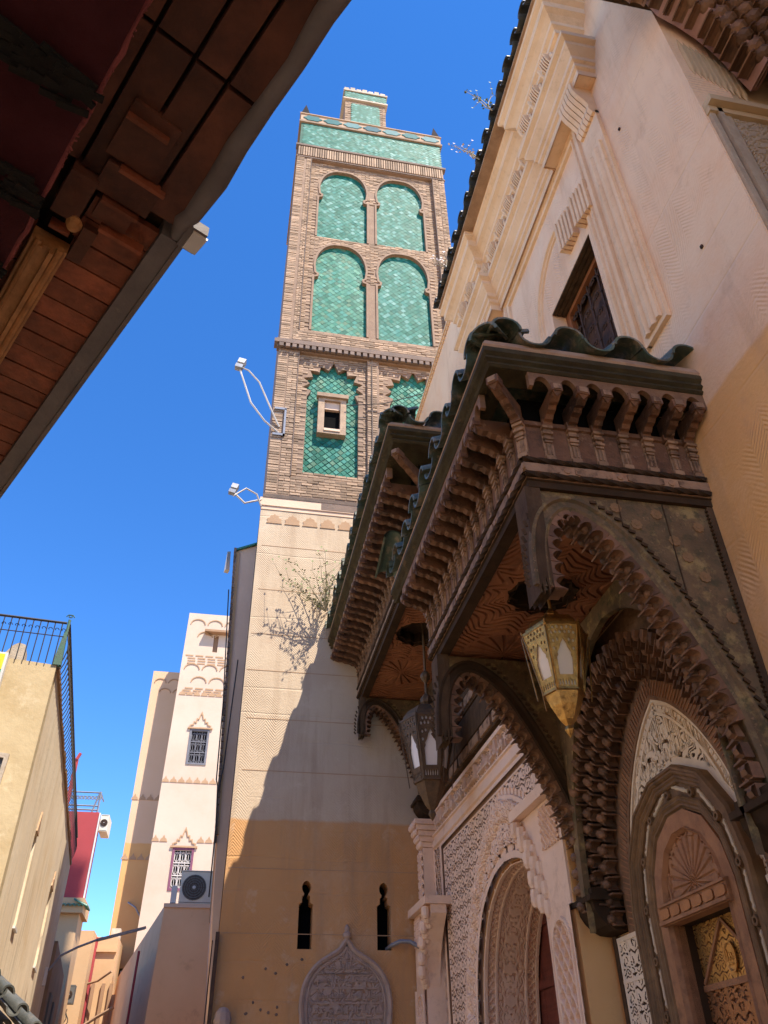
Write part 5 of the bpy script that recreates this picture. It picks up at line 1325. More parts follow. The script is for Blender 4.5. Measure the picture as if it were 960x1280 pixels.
for i in range(9):
    for r in range(5):
        o = Vector((2.42+i*.125+random.uniform(-.01,.01), YP-.06-.13*r, 7.72+.02*r+.03*sin(i*1.7)))
        Mx = Matrix(((1,0,0,o.x),(0,-1,0,o.y),(0,0,-1,o.z),(0,0,0,1)))
        put('stalactite_cell', cb, PO, M=Mx @ Matrix.Diagonal((.9, 1, random.uniform(.8,1.3), 1)))
b = MB(); b.box(2.34, 5.2, .9, YP-.01, 8.62, 9.2); b.box(2.30, 3.0, 1.6, YP+.0, 7.78, 8.60); b.build('porch_roof', 'dark_wood', PO)
b = MB(); b.plate([(3.60,6.74),(3.95,6.15),(4.35,6.2),(4.9,7.4),(4.9,8.1),(4.12,8.2),(3.78,7.85),(3.66,7.25)], [], PP, .32, .42); b.build('red_panel', 'pink_stone', PO)
b = MB(); b.plate([(3.50,6.45),(3.62,6.10),(3.75,6.05),(3.98,6.9),(3.72,6.92)], [], PP, .31, .36); b.build('cracked_panel', 'pinkish_wall', PO)
b = MB(); b.box(3.7, 5.0, 1.75, 2.0, 8.05, 8.6); b.box(3.9, 5.0, 1.5, 1.7, 8.0, 8.5); b.build('beam', 'red_wood', PO)
b = MB(); b.tube([(3.47,2.0,6.2),(4.15,2.0,7.45)], .026, 8); tag(b.build('rod', 'iron'), 'dark metal rod slanting across the pink panel at the top right', 'rod')
b = MB(); rr = random.Random(4)
pts = [(3.80,6.12),(3.83,6.35),(3.80,6.6),(3.86,6.85),(3.90,6.98),(3.97,7.02),(4.03,6.95),(4.10,7.06),(4.2,7.0),(4.5,7.1),(4.6,6.2),(4.1,6.0)]
b.plate(pts, [], PY(1.98), .0, .10); b.build('x', 'black_fringe').name = 'dark_cloth'
tag(bpy.data.objects['dark_cloth'], 'black ragged cloth bundle hanging under the porch vault at the right edge', 'cloth')
b = MB(); b.box(3.0, 9, -6, .9, GROUND, 10.6); b.box(3.0, 9, .9, 2.40, 9.22, 10.6)  # unseen mass added to keep the sun off the near canopy
NB = tag(b.build('shade_mass', 'ochre_plaster'), 'unseen ochre mass nearest the camera on the right, added for shade', 'building')
b = MB()
for y, z in ((3.3,7.35),(2.9,3.05),(2.95,5.0)): b.box(2.985, 3.0, y, y+.022, z, z+.026)
b.build('nail', 'iron', shrine, kind='stuff')
# ================================================================ timber eave overhead at the left
EO = Vector((-.34, 1.78)); ED = Vector((-.4861, .8739)); EP = Vector((.8739, .4861))
def E(s, q, z): p = EO+ED*s+EP*q; return (p.x, p.y, z)
def ebox(b, s0, s1, q0, q1, z0, z1): return b.hexa([E(s0,q0,z0),E(s0,q1,z0),E(s1,q1,z0),E(s1,q0,z0),E(s0,q0,z1),E(s0,q1,z1),E(s1,q1,z1),E(s1,q0,z1)])
EV = thing('timber_eave', (-1.2, 1.6, 2.55), 'red-brown timber eave overhead at the left, with planks, fluted beam and lead-grey edge', 'eave')
b = MB(); ebox(b, -3.0, 4.2, -3.2, -.02, 2.60, 2.75); b.build('roof_deck', 'black_wood', EV)
b = MB(); ebox(b, .03, 4.2, -.080, .0, 2.50, 2.66); ebox(b, .03, 4.2, -.012, .006, 2.49, 2.68)
b.build('lead_edge', 'eave_lead', EV)
for i in range(33):
    s0 = .06+i*.104
    b = MB(); ebox(b, s0, s0+.096, -.31+random.uniform(-.01,.01), -.078, 2.53+random.uniform(0,.008), 2.56); b.build('plank', 'eave_plank', EV)
for i in range(16):
    s0 = .30+i*.20
    b = MB(); ebox(b, s0, s0+.192, -1.4, -.43, 2.54+random.uniform(0,.01), 2.57); b.build('plank', 'eave_plank', EV)
b = MB()
for (q0, q1, z0) in ((-.43,-.40,2.46),(-.40,-.385,2.44),(-.385,-.36,2.455),(-.36,-.345,2.43),(-.345,-.325,2.45),(-.325,-.305,2.475)): ebox(b, .30, 4.2, q0, q1, z0, 2.53)
for q in (-.405,-.33):
    for k in range(1): b.tube([E(.28,q,2.455), E(4.2,q,2.455)], .014, 8)
b.build('fluted_beam', 'eave_beam', EV)
# carved fretwork brackets near the beam end
def fret(s, q, L, a, z0=2.47, h=.06, m='eave_beam'):
    u = Vector((cos(a), sin(a))); v = Vector((-sin(a), cos(a)))
    L *= .8; P = [(-L,-.006),(-L*.5,-.013),(-L*.2,-.005),(0,-.013),(L*.3,-.004),(L*.6,-.012),(L,-.004),(L,.006),(L*.7,.012),(L*.4,.003),(L*.1,.012),(-L*.2,.004),(-L*.6,.012),(-L,.006)]
    b = MB(); b.prism([(s+u.x*x+v.x*y, q+u.y*x+v.y*y) for x, y in P], lambda a_, b_, w: E(a_, b_, w), z0, z0+h); return b.build('fretwork', m, EV)
for (s0, q0, q1, m) in ((-.12,-.30,-.14,'eave_plank'),(.02,-.30,-.17,'eave_plank'),(.13,-.26,-.10,'eave_plank'),(-.30,-.36,-.22,'eave_plank'),(.22,-.40,-.33,'eave_plank')):
    b = MB(); ebox(b, s0, s0+.014, q0, q1, 2.475, 2.52); b.build('fretwork', m, EV)
b = MB(); b.lathe([(.0,0),(.02,.01),(.028,.03),(.02,.05),(0,.06)], E(.12,-.34,2.38), 10); b.build('turned_drop', 'eave_beam', EV)
for (s0, s1, q0, q1, z0, m) in ((-.02,.17,-.42,-.33,2.48,'eave_shaded'),(.18,.34,-.30,-.25,2.50,'eave_shaded'),(-.34,-.13,-.36,-.20,2.50,'eave_shaded'),(-.11,.01,-.34,-.15,2.495,'eave_shaded'),(.03,.12,-.30,-.18,2.50,'eave_shaded')):
    b = MB(); ebox(b, s0, s1, q0, q1, z0, 2.58); b.build('carved_block', m, EV)
# nearer boarding, its shade painted as darker wood, and its rolled edge
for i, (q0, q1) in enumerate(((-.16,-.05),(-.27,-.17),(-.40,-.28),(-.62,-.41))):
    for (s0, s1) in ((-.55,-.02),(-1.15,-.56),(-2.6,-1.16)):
        b = MB(); ebox(b, s0, s1-.006, q0, q1-.004, 2.50+.01*i, 2.55+.01*i); b.build('board', 'eave_shaded', EV)
b = MB()
pts = [E(.02,-.03,2.52), E(-.06,-.045,2.50)]+[E(-.10-i*.16, -.030+.006*sin(i*2.1)-.004*i, 2.50+.008*cos(i*1.7)) for i in range(16)]
b.tube(pts, [.022,.030]+[.034+.004*sin(i*1.3) for i in range(16)], 10); b.build('rolled_edge', 'eave_lead', EV, True)
b = MB(); b.hexa([E(-.07,-.02,2.49),E(-.07,.05,2.49),E(.03,.045,2.49),E(.03,-.02,2.49),E(-.07,-.02,2.54),E(-.07,.05,2.54),E(.03,.045,2.54),E(.03,-.02,2.54)])
lp = thing('eave_lamp', E(-.02,.01,2.5), 'small white square lamp fixed at the corner of the timber eave', 'lamp')
b.build('housing', 'lead' if False else 'eave_lead', lp)
b = MB(); b.hexa([E(-.06,.0,2.478),E(-.06,.055,2.478),E(.02,.05,2.478),E(.02,.0,2.478),E(-.06,.0,2.49),E(-.06,.058,2.49),E(.025,.053,2.49),E(.025,.0,2.49)]); b.build('diffuser', 'lamp_white', lp)
# hanging textile
TX = thing('hanging_textile', E(-.2,-.9,2.2), 'maroon woven blanket with black fringed stripes hanging under the eave, top left', 'blanket')
def cloth(s0, s1, q0, q1, z0, ns, nq, amp, seed):
    b = MB(); rg = random.Random(seed); V = []
    for i in range(ns+1):
        for j in range(nq+1):
            s = s0+(s1-s0)*i/ns; q = q0+(q1-q0)*j/nq
            z = z0+amp*sin(s*9+q*3)*.5+.03*sin(q*7+1)-.05*(j/nq)
            V.append(E(s, q, z))
    F = [(i*(nq+1)+j, (i+1)*(nq+1)+j, (i+1)*(nq+1)+j+1, i*(nq+1)+j+1) for i in range(ns) for j in range(nq)]
    n = len(V); V += [(x, y, z+.008) for x, y, z in V]
    F += [tuple(n+k for k in reversed(f)) for f in F]
    b.add(V, F); return b
cloth(-.9, 1.4, -.475, -1.7, 2.20, 40, 20, .02, 1).build('woven_field', 'maroon_cloth', TX, True)
b = MB(); P_ = [E(-.9+i*.06, -.470+random.uniform(-.006,.006), 2.20+.01*sin((-.9+i*.06)*9-1.4)) for i in range(39)]; b.tube(P_, .010, 6)
for i in range(120): 
    s = -.9+i*.019; b.bar(E(s,-.47,2.20), E(s+random.uniform(-.01,.01),-.470+random.uniform(.004,.012),2.195), .004, .004)
b.build('selvedge', 'pink_edge', TX, kind='stuff')
for (s0, s1) in ((-.49,-.40),(-.14,-.03),(.22,.30)):
    b = MB()
    for i in range(260):
        q = -.48-random.random()*1.2; s = random.uniform(s0, s1)
        z = 2.195+.01*sin(s*9+q*3)+.03*sin(q*7+1)-.05*((q+.475)/-1.225)
        b.bar(E(s,q+.03,z-.014-random.random()*.01), E(s+random.uniform(-.02,.02),q-.05,z-.018-random.random()*.012), .018, .010)
    b.build('black_stripe', 'black_fringe', TX, kind='stuff')
b = MB(); b.hexa([E(-3,-3.2,GROUND),E(-3,-1.9,GROUND),E(3.4,-1.9,GROUND),E(3.4,-3.2,GROUND),E(-3,-3.2,2.6),E(-3,-1.9,2.6),E(3.4,-1.9,2.6),E(3.4,-3.2,2.6)])
b.box(-7, -3.7, -7, 5.2, GROUND, 9)  # tall unseen block added to bounce warm light across the street
tag(b.build('shop_and_bounce_block', 'far_plaster'), 'low shop behind the timber eave, plus an added unseen block for bounced light', 'building')

# ================================================================ houses on the left side of the street
HA = radians(-5.57); HC = Vector((-2.189, 9.5)); HS = Vector((sin(HA), cos(HA))); HR = Vector((cos(HA), -sin(HA)))
def Hh(x, y, z): p = HC+HR*x+HS*y; return (p.x, p.y, z)
def hbox(b, x0, x1, y0, y1, z0, z1): return b.hexa([Hh(x0,y0,z0),Hh(x1,y0,z0),Hh(x1,y1,z0),Hh(x0,y1,z0),Hh(x0,y0,z1),Hh(x1,y0,z1),Hh(x1,y1,z1),Hh(x0,y1,z1)])
HH = thing('yellow_house', Hh(-2,4,GROUND), 'weathered yellow and cream corner house with green iron roof railing, left edge', 'house')
b = MB(); b.plate([(-5,GROUND),(0,GROUND),(0,4.47),(-1.2,4.53),(-5,4.53)], [], lambda u, v, w: Hh(u, -w, v), -.20, .0); b.build('front_wall', 'yellow_wall', HH)
wins = [(1.96,2.24,1.93,3.05),(6.1,6.6,2.05,3.26)]
b = MB(); b.plate([(.2,GROUND),(9.9,GROUND),(9.9,4.44),(.2,4.47)], [[(a,c_),(b_,c_),(b_,d),(a,d)] for a, b_, c_, d in wins], lambda u, v, w: Hh(w, u, v), -.25, .0); b.build('side_wall', 'streaked_wall', HH)
b = MB(); hbox(b, -5, -.26, .21, 9.9, GROUND, 4.42); b.build('core', 'yellow_wall', HH)
for a, b_, c_, d in wins:
    b = MB(); b.plate([(a,c_),(b_,c_),(b_,d),(a,d)], [[(a+.03,c_+.04),(b_-.03,c_+.04),(b_-.03,d-.04),(a+.03,d-.04)]], lambda u, v, w: Hh(w, u, v), -.14, -.08); W_ = b.build('window', 'white_frame', HH)
    b = MB(); b.plate([(a,c_),(b_,c_),(b_,d),(a,d)], [], lambda u, v, w: Hh(w, u, v), -.17, -.15); b.build('pane', 'blue_grille', W_)
    b = MB(); hbox(b, -.02, .03, a-.04, b_+.04, c_-.03, c_); b.build('sill', 'white_frame', W_)
    b = MB(); b.plate([(a,d+.0),(b_,d+.0),((a+b_)/2+.06,d+.16),((a+b_)/2,d+.28),((a+b_)/2-.06,d+.16)], [], lambda u, v, w: Hh(w, u, v), .001, .02); b.build('pointed_moulding', 'incised', W_)
b = MB(); hbox(b, -5, .03, -.03, .2, 4.53, 4.56) if False else None
for i in range(30): 
    s = random.uniform(0, 1); b.v += []
b = MB(); P_ = [(0, 4.475)]
for i in range(26): hbox(b, -.12, .02+random.uniform(0,.02), .1+i*.375, .1+i*.375+.36, 4.45, 4.49+random.uniform(0,.035))
b.build('roof_edge', 'brown_wall', HH)
# iron railing: front and side, bellied outwards
RL = MB()
def belly(t): return .10*sin(pi*min(1, t*1.15))
for (a, c_, side) in [(-2.6+i*.085, 0, 0) for i in range(31)]+[(i*.16, 0, 1) for i in range(60)]:
    pts = []
    for k in range(6):
        t = k/5; off_ = belly(t)*.6 if side else 0
        pts.append(Hh(off_+.02, a, 4.46+.56*t) if side else Hh(a, -.02-off_, 4.48+.56*t))
    RL.tube(pts, .007, 4, cap=False)
RL.tube([Hh(-2.8,-.02,5.06), Hh(0,-.02,5.04)], .016, 6); RL.tube([Hh(.03,0,5.04), Hh(.03,9.8,5.02)], .016, 6)
RL.tube([Hh(-2.8,-.02,4.86), Hh(0,-.02,4.85)], .007, 4); RL.tube([Hh(.06,0,4.85), Hh(.06,9.8,4.83)], .007, 4)
for i in range(34):
    for (f, g_) in ((-1, 0), (1, 0)):
        x0 = -2.6+i*.078
        pts = [Hh(x0+.034*(1-t)*cos(5*t*f), -.03, 4.93+.034*(1-t)*sin(5*t)) for t in [k/6 for k in range(6)]]
        RL.tube(pts, .005, 4, cap=False)
for i in range(60):
    pts = [Hh(.07, .1+i*.16+.05*(1-t)*cos(5*t), 4.70+.05*(1-t)*sin(5*t)) for t in [k/6 for k in range(6)]]
    RL.tube(pts, .005, 4, cap=False)
r_ = RL.build('railing', 'dark_cable', HH)
b = MB(); b.tube([Hh(.02,-.0,4.46), Hh(.02,-.0,5.1)], .018, 6)
for f in (-1,1): b.tube([Hh(.02+f*.05*(1-t)*cos(5*t), -.0, 5.14+.05*(1-t)*sin(5*t)) for t in [k/6 for k in range(7)]], .007, 4)
b.build('corner_post', 'green_iron', r_)
b = MB()
b.plate([(-.02,4.47),(.04,4.47),(.035,5.0)], [], lambda u, v, w: Hh(u, w, v), -.01, .0)
b.hexa([Hh(-.055,-.02,4.47),Hh(.05,-.02,4.47),Hh(.05,.05,4.47),Hh(-.055,.05,4.47),Hh(-.005,-.02,4.93),Hh(.03,-.02,4.93),Hh(.03,.05,4.93),Hh(-.005,.05,4.93)]); b.build('corner_plate', 'green_iron', r_)
b = MB()
b.plate([(-.78,4.53),(-.60,4.82),(-.54,4.86),(-.46,4.84),(-.43,4.53)], [], lambda u, v, w: Hh(u, .3+w, v), 0, .3); b.build('chimney', 'parapet_pale', HH)
SG = thing('shop_sign', Hh(-.62,-.1,4.2), 'yellow and green panel in a white frame on the yellow house', 'sign')
b = MB(); hbox(b, -1.6, -.545, -.14, -.04, 3.85, 4.50); b.build('frame', 'white_frame', SG)
b = MB(); hbox(b, -1.58, -.575, -.148, -.141, 4.28, 4.475); b.build('yellow_half', 'sign_yellow', SG)
b = MB(); hbox(b, -1.58, -.575, -.148, -.141, 3.87, 4.279); b.build('green_half', 'sign_green', SG)
b = MB(); b.plate([(-.75,2.93),(-.27,2.93),(-.25,3.33),(-.75,3.36)], [[(-.75+.05,2.97),(-.31,2.97),(-.30,3.28),(-.70,3.30)]], lambda u, v, w: Hh(u, -w, v), .0, .04); W_ = b.build('window', 'parapet_pale', HH)
b = MB(); b.plate([(-.72,2.95),(-.29,2.95),(-.28,3.30),(-.72,3.32)], [], lambda u, v, w: Hh(u, -w, v), -.0, .006); b.build('pane', 'ac_grille', W_)
b = MB()
for i in range(6): b.tube([Hh(-.7+i*.07,-.03,2.96), Hh(-.7+i*.07,-.03,3.3)], .006, 4)
b.build('grille', 'iron', W_)
# street lamp arm on the side wall
LM = thing('street_lamp', Hh(0,9.0,2.6), 'slim grey wall lamp on a bent arm reaching over the street', 'street lamp')
b = MB(); b.tube([Hh(.0,9.0,2.3), Hh(.10,9.0,2.42), Hh(.22,9.05,2.62), Hh(.5,9.1,2.78), Hh(.95,9.2,2.98)], .022, 8); b.build('arm', 'steel_grey', LM)
b = MB(); b.bar(Hh(.85,9.18,2.93), Hh(1.75,9.4,3.22), .13, .05); b.build('lamp_head', 'steel_grey', LM)
b = MB(); hbox(b, .0, .05, 8.92, 9.1, 2.1, 2.4); b.build('mount', 'white_frame', LM)
# small tiled pent roof low at the left
PT = thing('tiled_awning', (-1.6, 6, .4), 'old dark tiled awning edge in the bottom left corner', 'awning')
b = MB(); b.hexa([(-3.2,5.6,.30),(-1.30,5.6,.45),(-1.30,7.0,.30),(-3.2,7.0,.30),(-3.2,5.6,.95),(-1.25,5.9,.56),(-1.15,7.0,.40),(-3.2,7.0,.9)]); b.build('deck', 'brown_wall', PT)
pm_ = tile_mesh('roof_tile', False, .05, .3, 'grey_glaze', th=.012); cm_ = tile_mesh('roof_tile', True, .045, .3, 'grey_glaze', th=.012)
A_ = Vector((-1.42, 5.85, .82)); Bv = Vector((-1.0, 6.15, .42))
for i in range(10):
    o = A_+(Bv-A_)*i/9; put('roof_tile', cm_ if i % 2 else pm_, PT, M=frame_mat(o, (.8,.6,0), (.6,-.8,0)))
for i in range(8):
    o = A_+(Bv-A_)*i/7+Vector((-.12,.02,-.05)); put('roof_tile', cm_ if i % 2 == 0 else pm_, PT, M=frame_mat(o, (.8,.6,0), (.6,-.8,0)))
# brown shaded house beyond
b = MB(); hbox(b, -5, .05, 10.2, 15.5, GROUND, 3.05)
BH = thing('brown_house', Hh(-2,12.5,GROUND), 'brown shaded house just past the streaked cream wall', 'house')
b.build('wall', 'brown_wall', BH)
for y0 in (10.9, 12.6):
    b = MB(); hbox(b, .05, .09, y0, y0+.8, 1.3, 2.2); W_ = b.build('window', 'ac_grille', BH)
# red house
RH = thing('red_house', (-5, 27, GROUND), 'narrow red house with a blue balcony railing on its flat roof', 'house')
def slant(b, z0, z1, xa0, xa1, y0, y1, xl=-7): 
    b.hexa([(xl,y0,z0),(xa0,y0,z0),(xa0-.05,y1,z0),(xl,y1,z0),(xl,y0,z1),(xa1,y0,z1),(xa1-.05,y1,z1),(xl,y1,z1)])
b = MB(); slant(b, 5.10, 7.52, -3.70, -3.70, 26, 26.9); b.build('wall', 'red_wall', RH)
b = MB(); b.box(-3.70, -3.66, 25.98, 26.05, 5.1, 7.50); b.build('white_corner', 'white_frame', RH)
b = MB(); slant(b, GROUND, 4.80, -3.72, -3.72, 26.02, 27.4); b.build('lower_wall', 'orange_wall', RH)
pm2 = tile_mesh('roof_tile', True, .055, .4, 'roof_green', th=.015); 
for i in range(10): put('roof_tile', pm2, RH, M=frame_mat((-4.75+i*.12, 25.7, 4.82), (1,0,0), (0,-1,0)))
for i in range(6): put('roof_tile', pm2, RH, M=frame_mat((-3.5, 25.75+i*.12, 4.82), (0,1,0), (1,0,0)))
b = MB(); b.box(-7, -3.62, 25.8, 27.2, 4.72, 5.1); b.build('eave_board', 'orange_wall', RH)
b = MB()
for z in (7.60, 7.72, 8.12): b.tube([(-6.5,26.05,z),(-3.78,26.05,z)], .025, 4)
b.tube([(-3.78,26.05,7.5),(-3.78,26.05,8.15)], .03, 4); b.tube([(-3.95,26.05,7.5),(-3.80,26.05,8.15)], .03, 4); b.tube([(-3.78,26.05,8.12),(-3.78,26.9,8.12)], .025, 4)
for i in range(24):
    for f in (-1, 1): b.tube([(-6.3+i*.11+f*.07*(1-t)*cos(5*t), 26.05, 7.92+.13*(1-t)*sin(5*t)) for t in [k/6 for k in range(7)]], .012, 4, cap=False)
b.build('railing', 'steel_grey', RH)
b = MB(); b.box(-4.75, -4.65, 26, 26.1, 7.5, 9.1); b.tube([(-4.7,26,9.1),(-4.62,26,9.3)], .05, 6); b.build('post', 'red_wall', RH)
def ac(label, x0, x1, y0, y1, z0, z1, fx, fz, fr, front=True, m='ac_body', sides=0):
    T = thing('air_conditioner', ((x0+x1)/2, (y0+y1)/2, z0), label, 'air conditioner', 'air conditioning units on the house walls')
    b = MB(); b.box(x0, x1, y0, y1, z0, z1); b.build('casing', m, T)
    b = MB()
    w_ = .012; b.prism([(fx+fr*1.08*cos(2*pi*k/24), fz+fr*1.08*sin(2*pi*k/24)) for k in range(24)], PY(y0), 0, .012); b.box(x0+.02, x1-.02, y0-.006, y0, z0+.02, z0+.03); b.box(x0+.02, x1-.02, y0-.006, y0, z1-.03, z1-.02); g1 = b.build('fan_panel', 'ac_grille', T)
    b = MB()
    for r in (.35,.55,.75,.95):
        b.tube([(fx+fr*r*cos(2*pi*k/20), y0-.02, fz+fr*r*sin(2*pi*k/20)) for k in range(21)], .006, 4, cap=False)
    for k in range(12): b.bar((fx+fr*.15*cos(pi*k/6), y0-.02, fz+fr*.15*sin(pi*k/6)), (fx+fr*cos(pi*k/6), y0-.02, fz+fr*sin(pi*k/6)), .005, .005, up=(0,1,0))
    b.build('fan_guard', 'iron', g1)
    b = MB(); b.lathe([(0,.02),(fr*.13,.018),(fr*.16,0)], (0,0,0), 12); b.v = [(fx+x, y0-.015-z, fz+y) for x, y, z in b.v]; b.build('hub', 'lamp_white', g1)
    return T
ac('small white air conditioner sticking out from the top of the red house', -3.64, -3.40, 26.0, 26.8, 6.98, 7.46, -3.52, 7.22, .10)
# far end of the street
FE = thing('orange_house', (-4, 31, GROUND), 'pale orange house closing the end of the lane, with wooden posts', 'house')
b = MB(); b.hexa([(-6,30,GROUND),(-3.75,30,GROUND),(-3.75,36,GROUND),(-6,36,GROUND),(-6,30,4.97),(-3.72,30,4.97),(-3.72,36,4.97),(-6,36,4.97)]); b.build('wall', 'orange_wall', FE)
b = MB(); b.box(-3.72, -3.02, 31, 33, GROUND, 4.95); b.box(-3.7, -3.02, 30.9, 31, 4.5, 4.6); b.box(-3.02, -2.6, 31, 33, GROUND, 3.3); b.build('side_wall', 'orange_wall', FE)
b = MB(); b.box(-3.72, -3.66, 30.8, 31, 2.0, 4.9); b.build('red_strip', 'red_wall', FE)
for x, m in ((-3.62,'brown_wall'),(-3.30,'brown_wall'),(-3.05,'brown_wall')):
    b = MB(); b.box(x, x+.10, 30.9, 31, 2.0, 3.6); b.build('post', m, FE)
b = MB(); b.tube([(-3.75,30.7,3.55),(-3.4,30.5,3.62),(-3.0,30.2,3.85)], .035, 6); b.build('log', 'brown_wall', FE)
b = MB(); b.tube([(-3.6,29.8,2.3),(-3.2,29.7,2.55),(-2.7,29.5,2.8)], .05, 6); b.build('log', 'brown_wall', FE)
b = MB(); b.box(-3.35,-3.05,31.5,31.9,4.95,5.3); b.build('chimney', 'parapet_pale', FE)
ac('dark air conditioner low on the left of the lane, above a coil of cable', -3.98, -3.72, 28.0, 28.3, 2.75, 3.22, -3.85, 2.98, .09, m='ac_grille')
b = MB()
for k in range(3): b.tube([(-3.92+.06*k+.05*sin(i*1.1+k), 28.0, 1.9+.08*i) for i in range(10)], .014, 5)
tag(b.build('cable_coil', 'dark_cable'), 'hanging bundle of dark cable below the small dark air conditioner', 'cable')

# ================================================================ plastered tower house with two faces
TW = thing('tower_house', (-1.2, 33.5, GROUND), 'tall cream tower house with stepped wing, two grilled windows and bands of moulded ornament', 'house')
b = MB(); b.plate([(-2.62,GROUND),(1.5,GROUND),(1.5,17.99),(-2.39,17.99)], [[(-1.68,11.22),(-.90,11.22),(-.90,12.68),(-1.68,12.68)],[(-1.72,6.63),(-.94,6.63),(-.94,8.10),(-1.72,8.10)],[(-1.20,16.15),(-1.0,16.15),(-1.0,16.95),(-1.20,16.95)]], PY(32), -.4, 0)
b.build('front_wall', 'tower_plaster', TW)
b = MB(); b.hexa([(-2.60,32.41,GROUND),(1.5,32.41,GROUND),(1.5,37,GROUND),(-2.60,37,GROUND),(-2.38,32.41,17.95),(1.5,32.41,17.95),(1.5,37,17.95),(-2.38,37,17.95)]); b.build('core', 'brown_wall', TW)
b = MB(); b.plate([(-3.62,4.42),(-2.3,4.42),(-2.3,15.83),(-3.66,15.83)], [], PY(33.55), -4, 0); WG = b.build('wing', 'wing_plaster', TW)
b = MB(); b.box(-3.72, -2.45, 33.48, 37, 4.36, 4.48); b.build('wing_sill', 'wing_plaster', WG)
for (x0, x1, z0, z1, fm, gm) in ((-1.68,-.90,11.22,12.68,'grille_grey','grille_grey'),(-1.72,-.94,6.63,8.10,'purple_frame','pale_grille')):
    b = MB(); b.plate([(x0,z0),(x1,z0),(x1,z1),(x0,z1)], [[(x0+.08,z0+.08),(x1-.08,z0+.08),(x1-.08,z1-.08),(x0+.08,z1-.08)]], PY(32), -.10, .03); W_ = b.build('window', fm, TW)
    b = MB(); b.box(x0, x1, 32.2, 32.22, z0, z1); b.build('pane', 'void', W_)
    b = MB()
    for i in range(3):
        for j in range(3):
            cx_ = x0+.08+(x1-x0-.16)*(i+.5)/3; cz_ = z0+.08+(z1-z0-.16)*(j+.5)/3; rw = (x1-x0-.16)/6.3; rh = (z1-z0-.16)/6.6
            b.tube([(cx_+rw*.9*cos(t), 32.06, cz_+rh*.8*sin(t)-.02) for t in [2*pi*k/10 for k in range(11)]], .016, 4, cap=False)
            b.bar((cx_-rw*.9,32.06,cz_+rh*.7),(cx_+rw*.9,32.06,cz_+rh*.7),.02,.02); b.bar((cx_,32.06,cz_-rh*.9),(cx_,32.06,cz_+rh*.9),.018,.018,up=(0,1,0))
    for i in range(4): xx = x0+.08+(x1-x0-.16)*i/3; b.box(xx-.012, xx+.012, 32.03, 32.05, z0+.08, z1-.08)
    for j in range(4): zz = z0+.08+(z1-z0-.16)*j/3; b.box(x0+.08, x1-.08, 32.025, 32.045, zz-.02, zz+.02)
    b.build('grille', gm, W_)
    c_ = (x0+x1)/2; hw = (x1-x0)/2
    P_ = [(hw+.02,0),(hw+.04,.12),(hw*.78,.16),(hw*.74,.28),(hw*.52,.26),(hw*.46,.42),(hw*.28,.40),(hw*.16,.56),(0,.72)]
    pts = [(c_-a, z1+.03+z) for a, z in P_]+[(c_+a, z1+.03+z) for a, z in reversed(P_[:-1])]
    b = MB(); b.plate(pts, [], PY(32), .0, .03); g_ = b.build('pediment', 'tower_plaster', W_)
    b = MB(); b.sweep(pts, [(0,.03),(0,.06),(-.045,.06),(-.045,.03)], PY(32)); b.box(x0-.1, x1+.1, 31.93, 32, z1, z1+.06); b.build('pediment_edge', 'incised', W_)
tri = MB(); tri.prism([(-.14,0),(.14,0),(.10,.10),(.05,.13),(.0,.24),(-.05,.13),(-.10,.10)], lambda u, v, w: (u, -w, v), 0, .02); trm = tri.mesh('stepped_ornament', 'incised')
for zb_, x0, x1, yy, par_ in ((14.12,-2.2,.6,32,TW),(10.50,-2.35,.6,32,TW),(6.95+1.35,-2.4,-1.9,32,TW),(8.30,-.75,.0,32,TW),(10.25,-3.55,-2.6,33.55,WG),(8.0,-3.55,-2.6,33.55,WG)):
    x = x0
    while x < x1: put('stepped_ornament', trm, par_, loc=(x, yy, zb_)); x += .30
b = MB()
def arcs(zc, x0, r, n, off_, yy=32):
    for i in range(n):
        c_ = x0+off_+i*r*2.25
        b.sweep([(c_+r*cos(t), zc+r*.8*sin(t)) for t in [pi-pi*k/8 for k in range(9)]], [(0,0),(0,.03),(-.04,.03),(-.04,0)], PY(yy))
arcs(17.45, -2.3, .33, 5, .35); arcs(16.85, -2.3, .33, 5, .72); arcs(15.0+.3, -2.4, .33, 5, .45); arcs(14.72, -2.4, .33, 5, .80)
arcs(15.3, -3.6, .26, 2, .3, 33.55); arcs(14.85, -3.6, .26, 2, .55, 33.55)
b.build('arch_moulding', 'incised', TW)
b = MB()
for zz in (16.0,15.88,15.76,15.64,14.5,14.4,14.3):
    x = -2.3+random.uniform(0,.2)
    while x < 1.0: b.box(x, x+.32, 31.985, 32, zz-.1, zz-.04); x += .42
b.build('incised_dash', 'incised', TW, kind='stuff')
b = MB(); b.box(-1.62, .6, 31.7, 32, 17.0, 17.1); b.add([(-1.62,31.7,17.0),(-1.30,31.95,16.9),(-1.30,32,16.9),(-1.62,32,17.0)], [(0,1,2,3)]); b.box(-1.22,-.98,32.1,32.12,16.1,17.0); b.build('hood', 'brown_wall', TW)
b = MB(); b.box(-1.2,-1.0,32.12,32.14,16.15,16.95); b.build('opening', 'void', TW)
b = MB(); b.box(-3.5, -2.4, 33.9, 36, 3.2, 4.4); b.box(-3.5,-3.1,33.7,34,3.4,4.3); b.build('recess', 'ac_grille', WG)
ac('beige air conditioner tucked under the overhanging wing of the tower house', -3.02, -2.56, 33.4, 33.7, 3.55, 4.28, -2.80, 3.92, .16)
b = MB(); b.tube([(-3.15,33.5,6.5),(-2.85,33.4,6.32),(-2.62,33.4,6.0),(-2.60,33.4,5.2)], .035, 6); tag(b.build('hooked_pipe', 'steel_grey'), 'thin hooked grey pipe against the orange lower part of the tower wing', 'pipe')
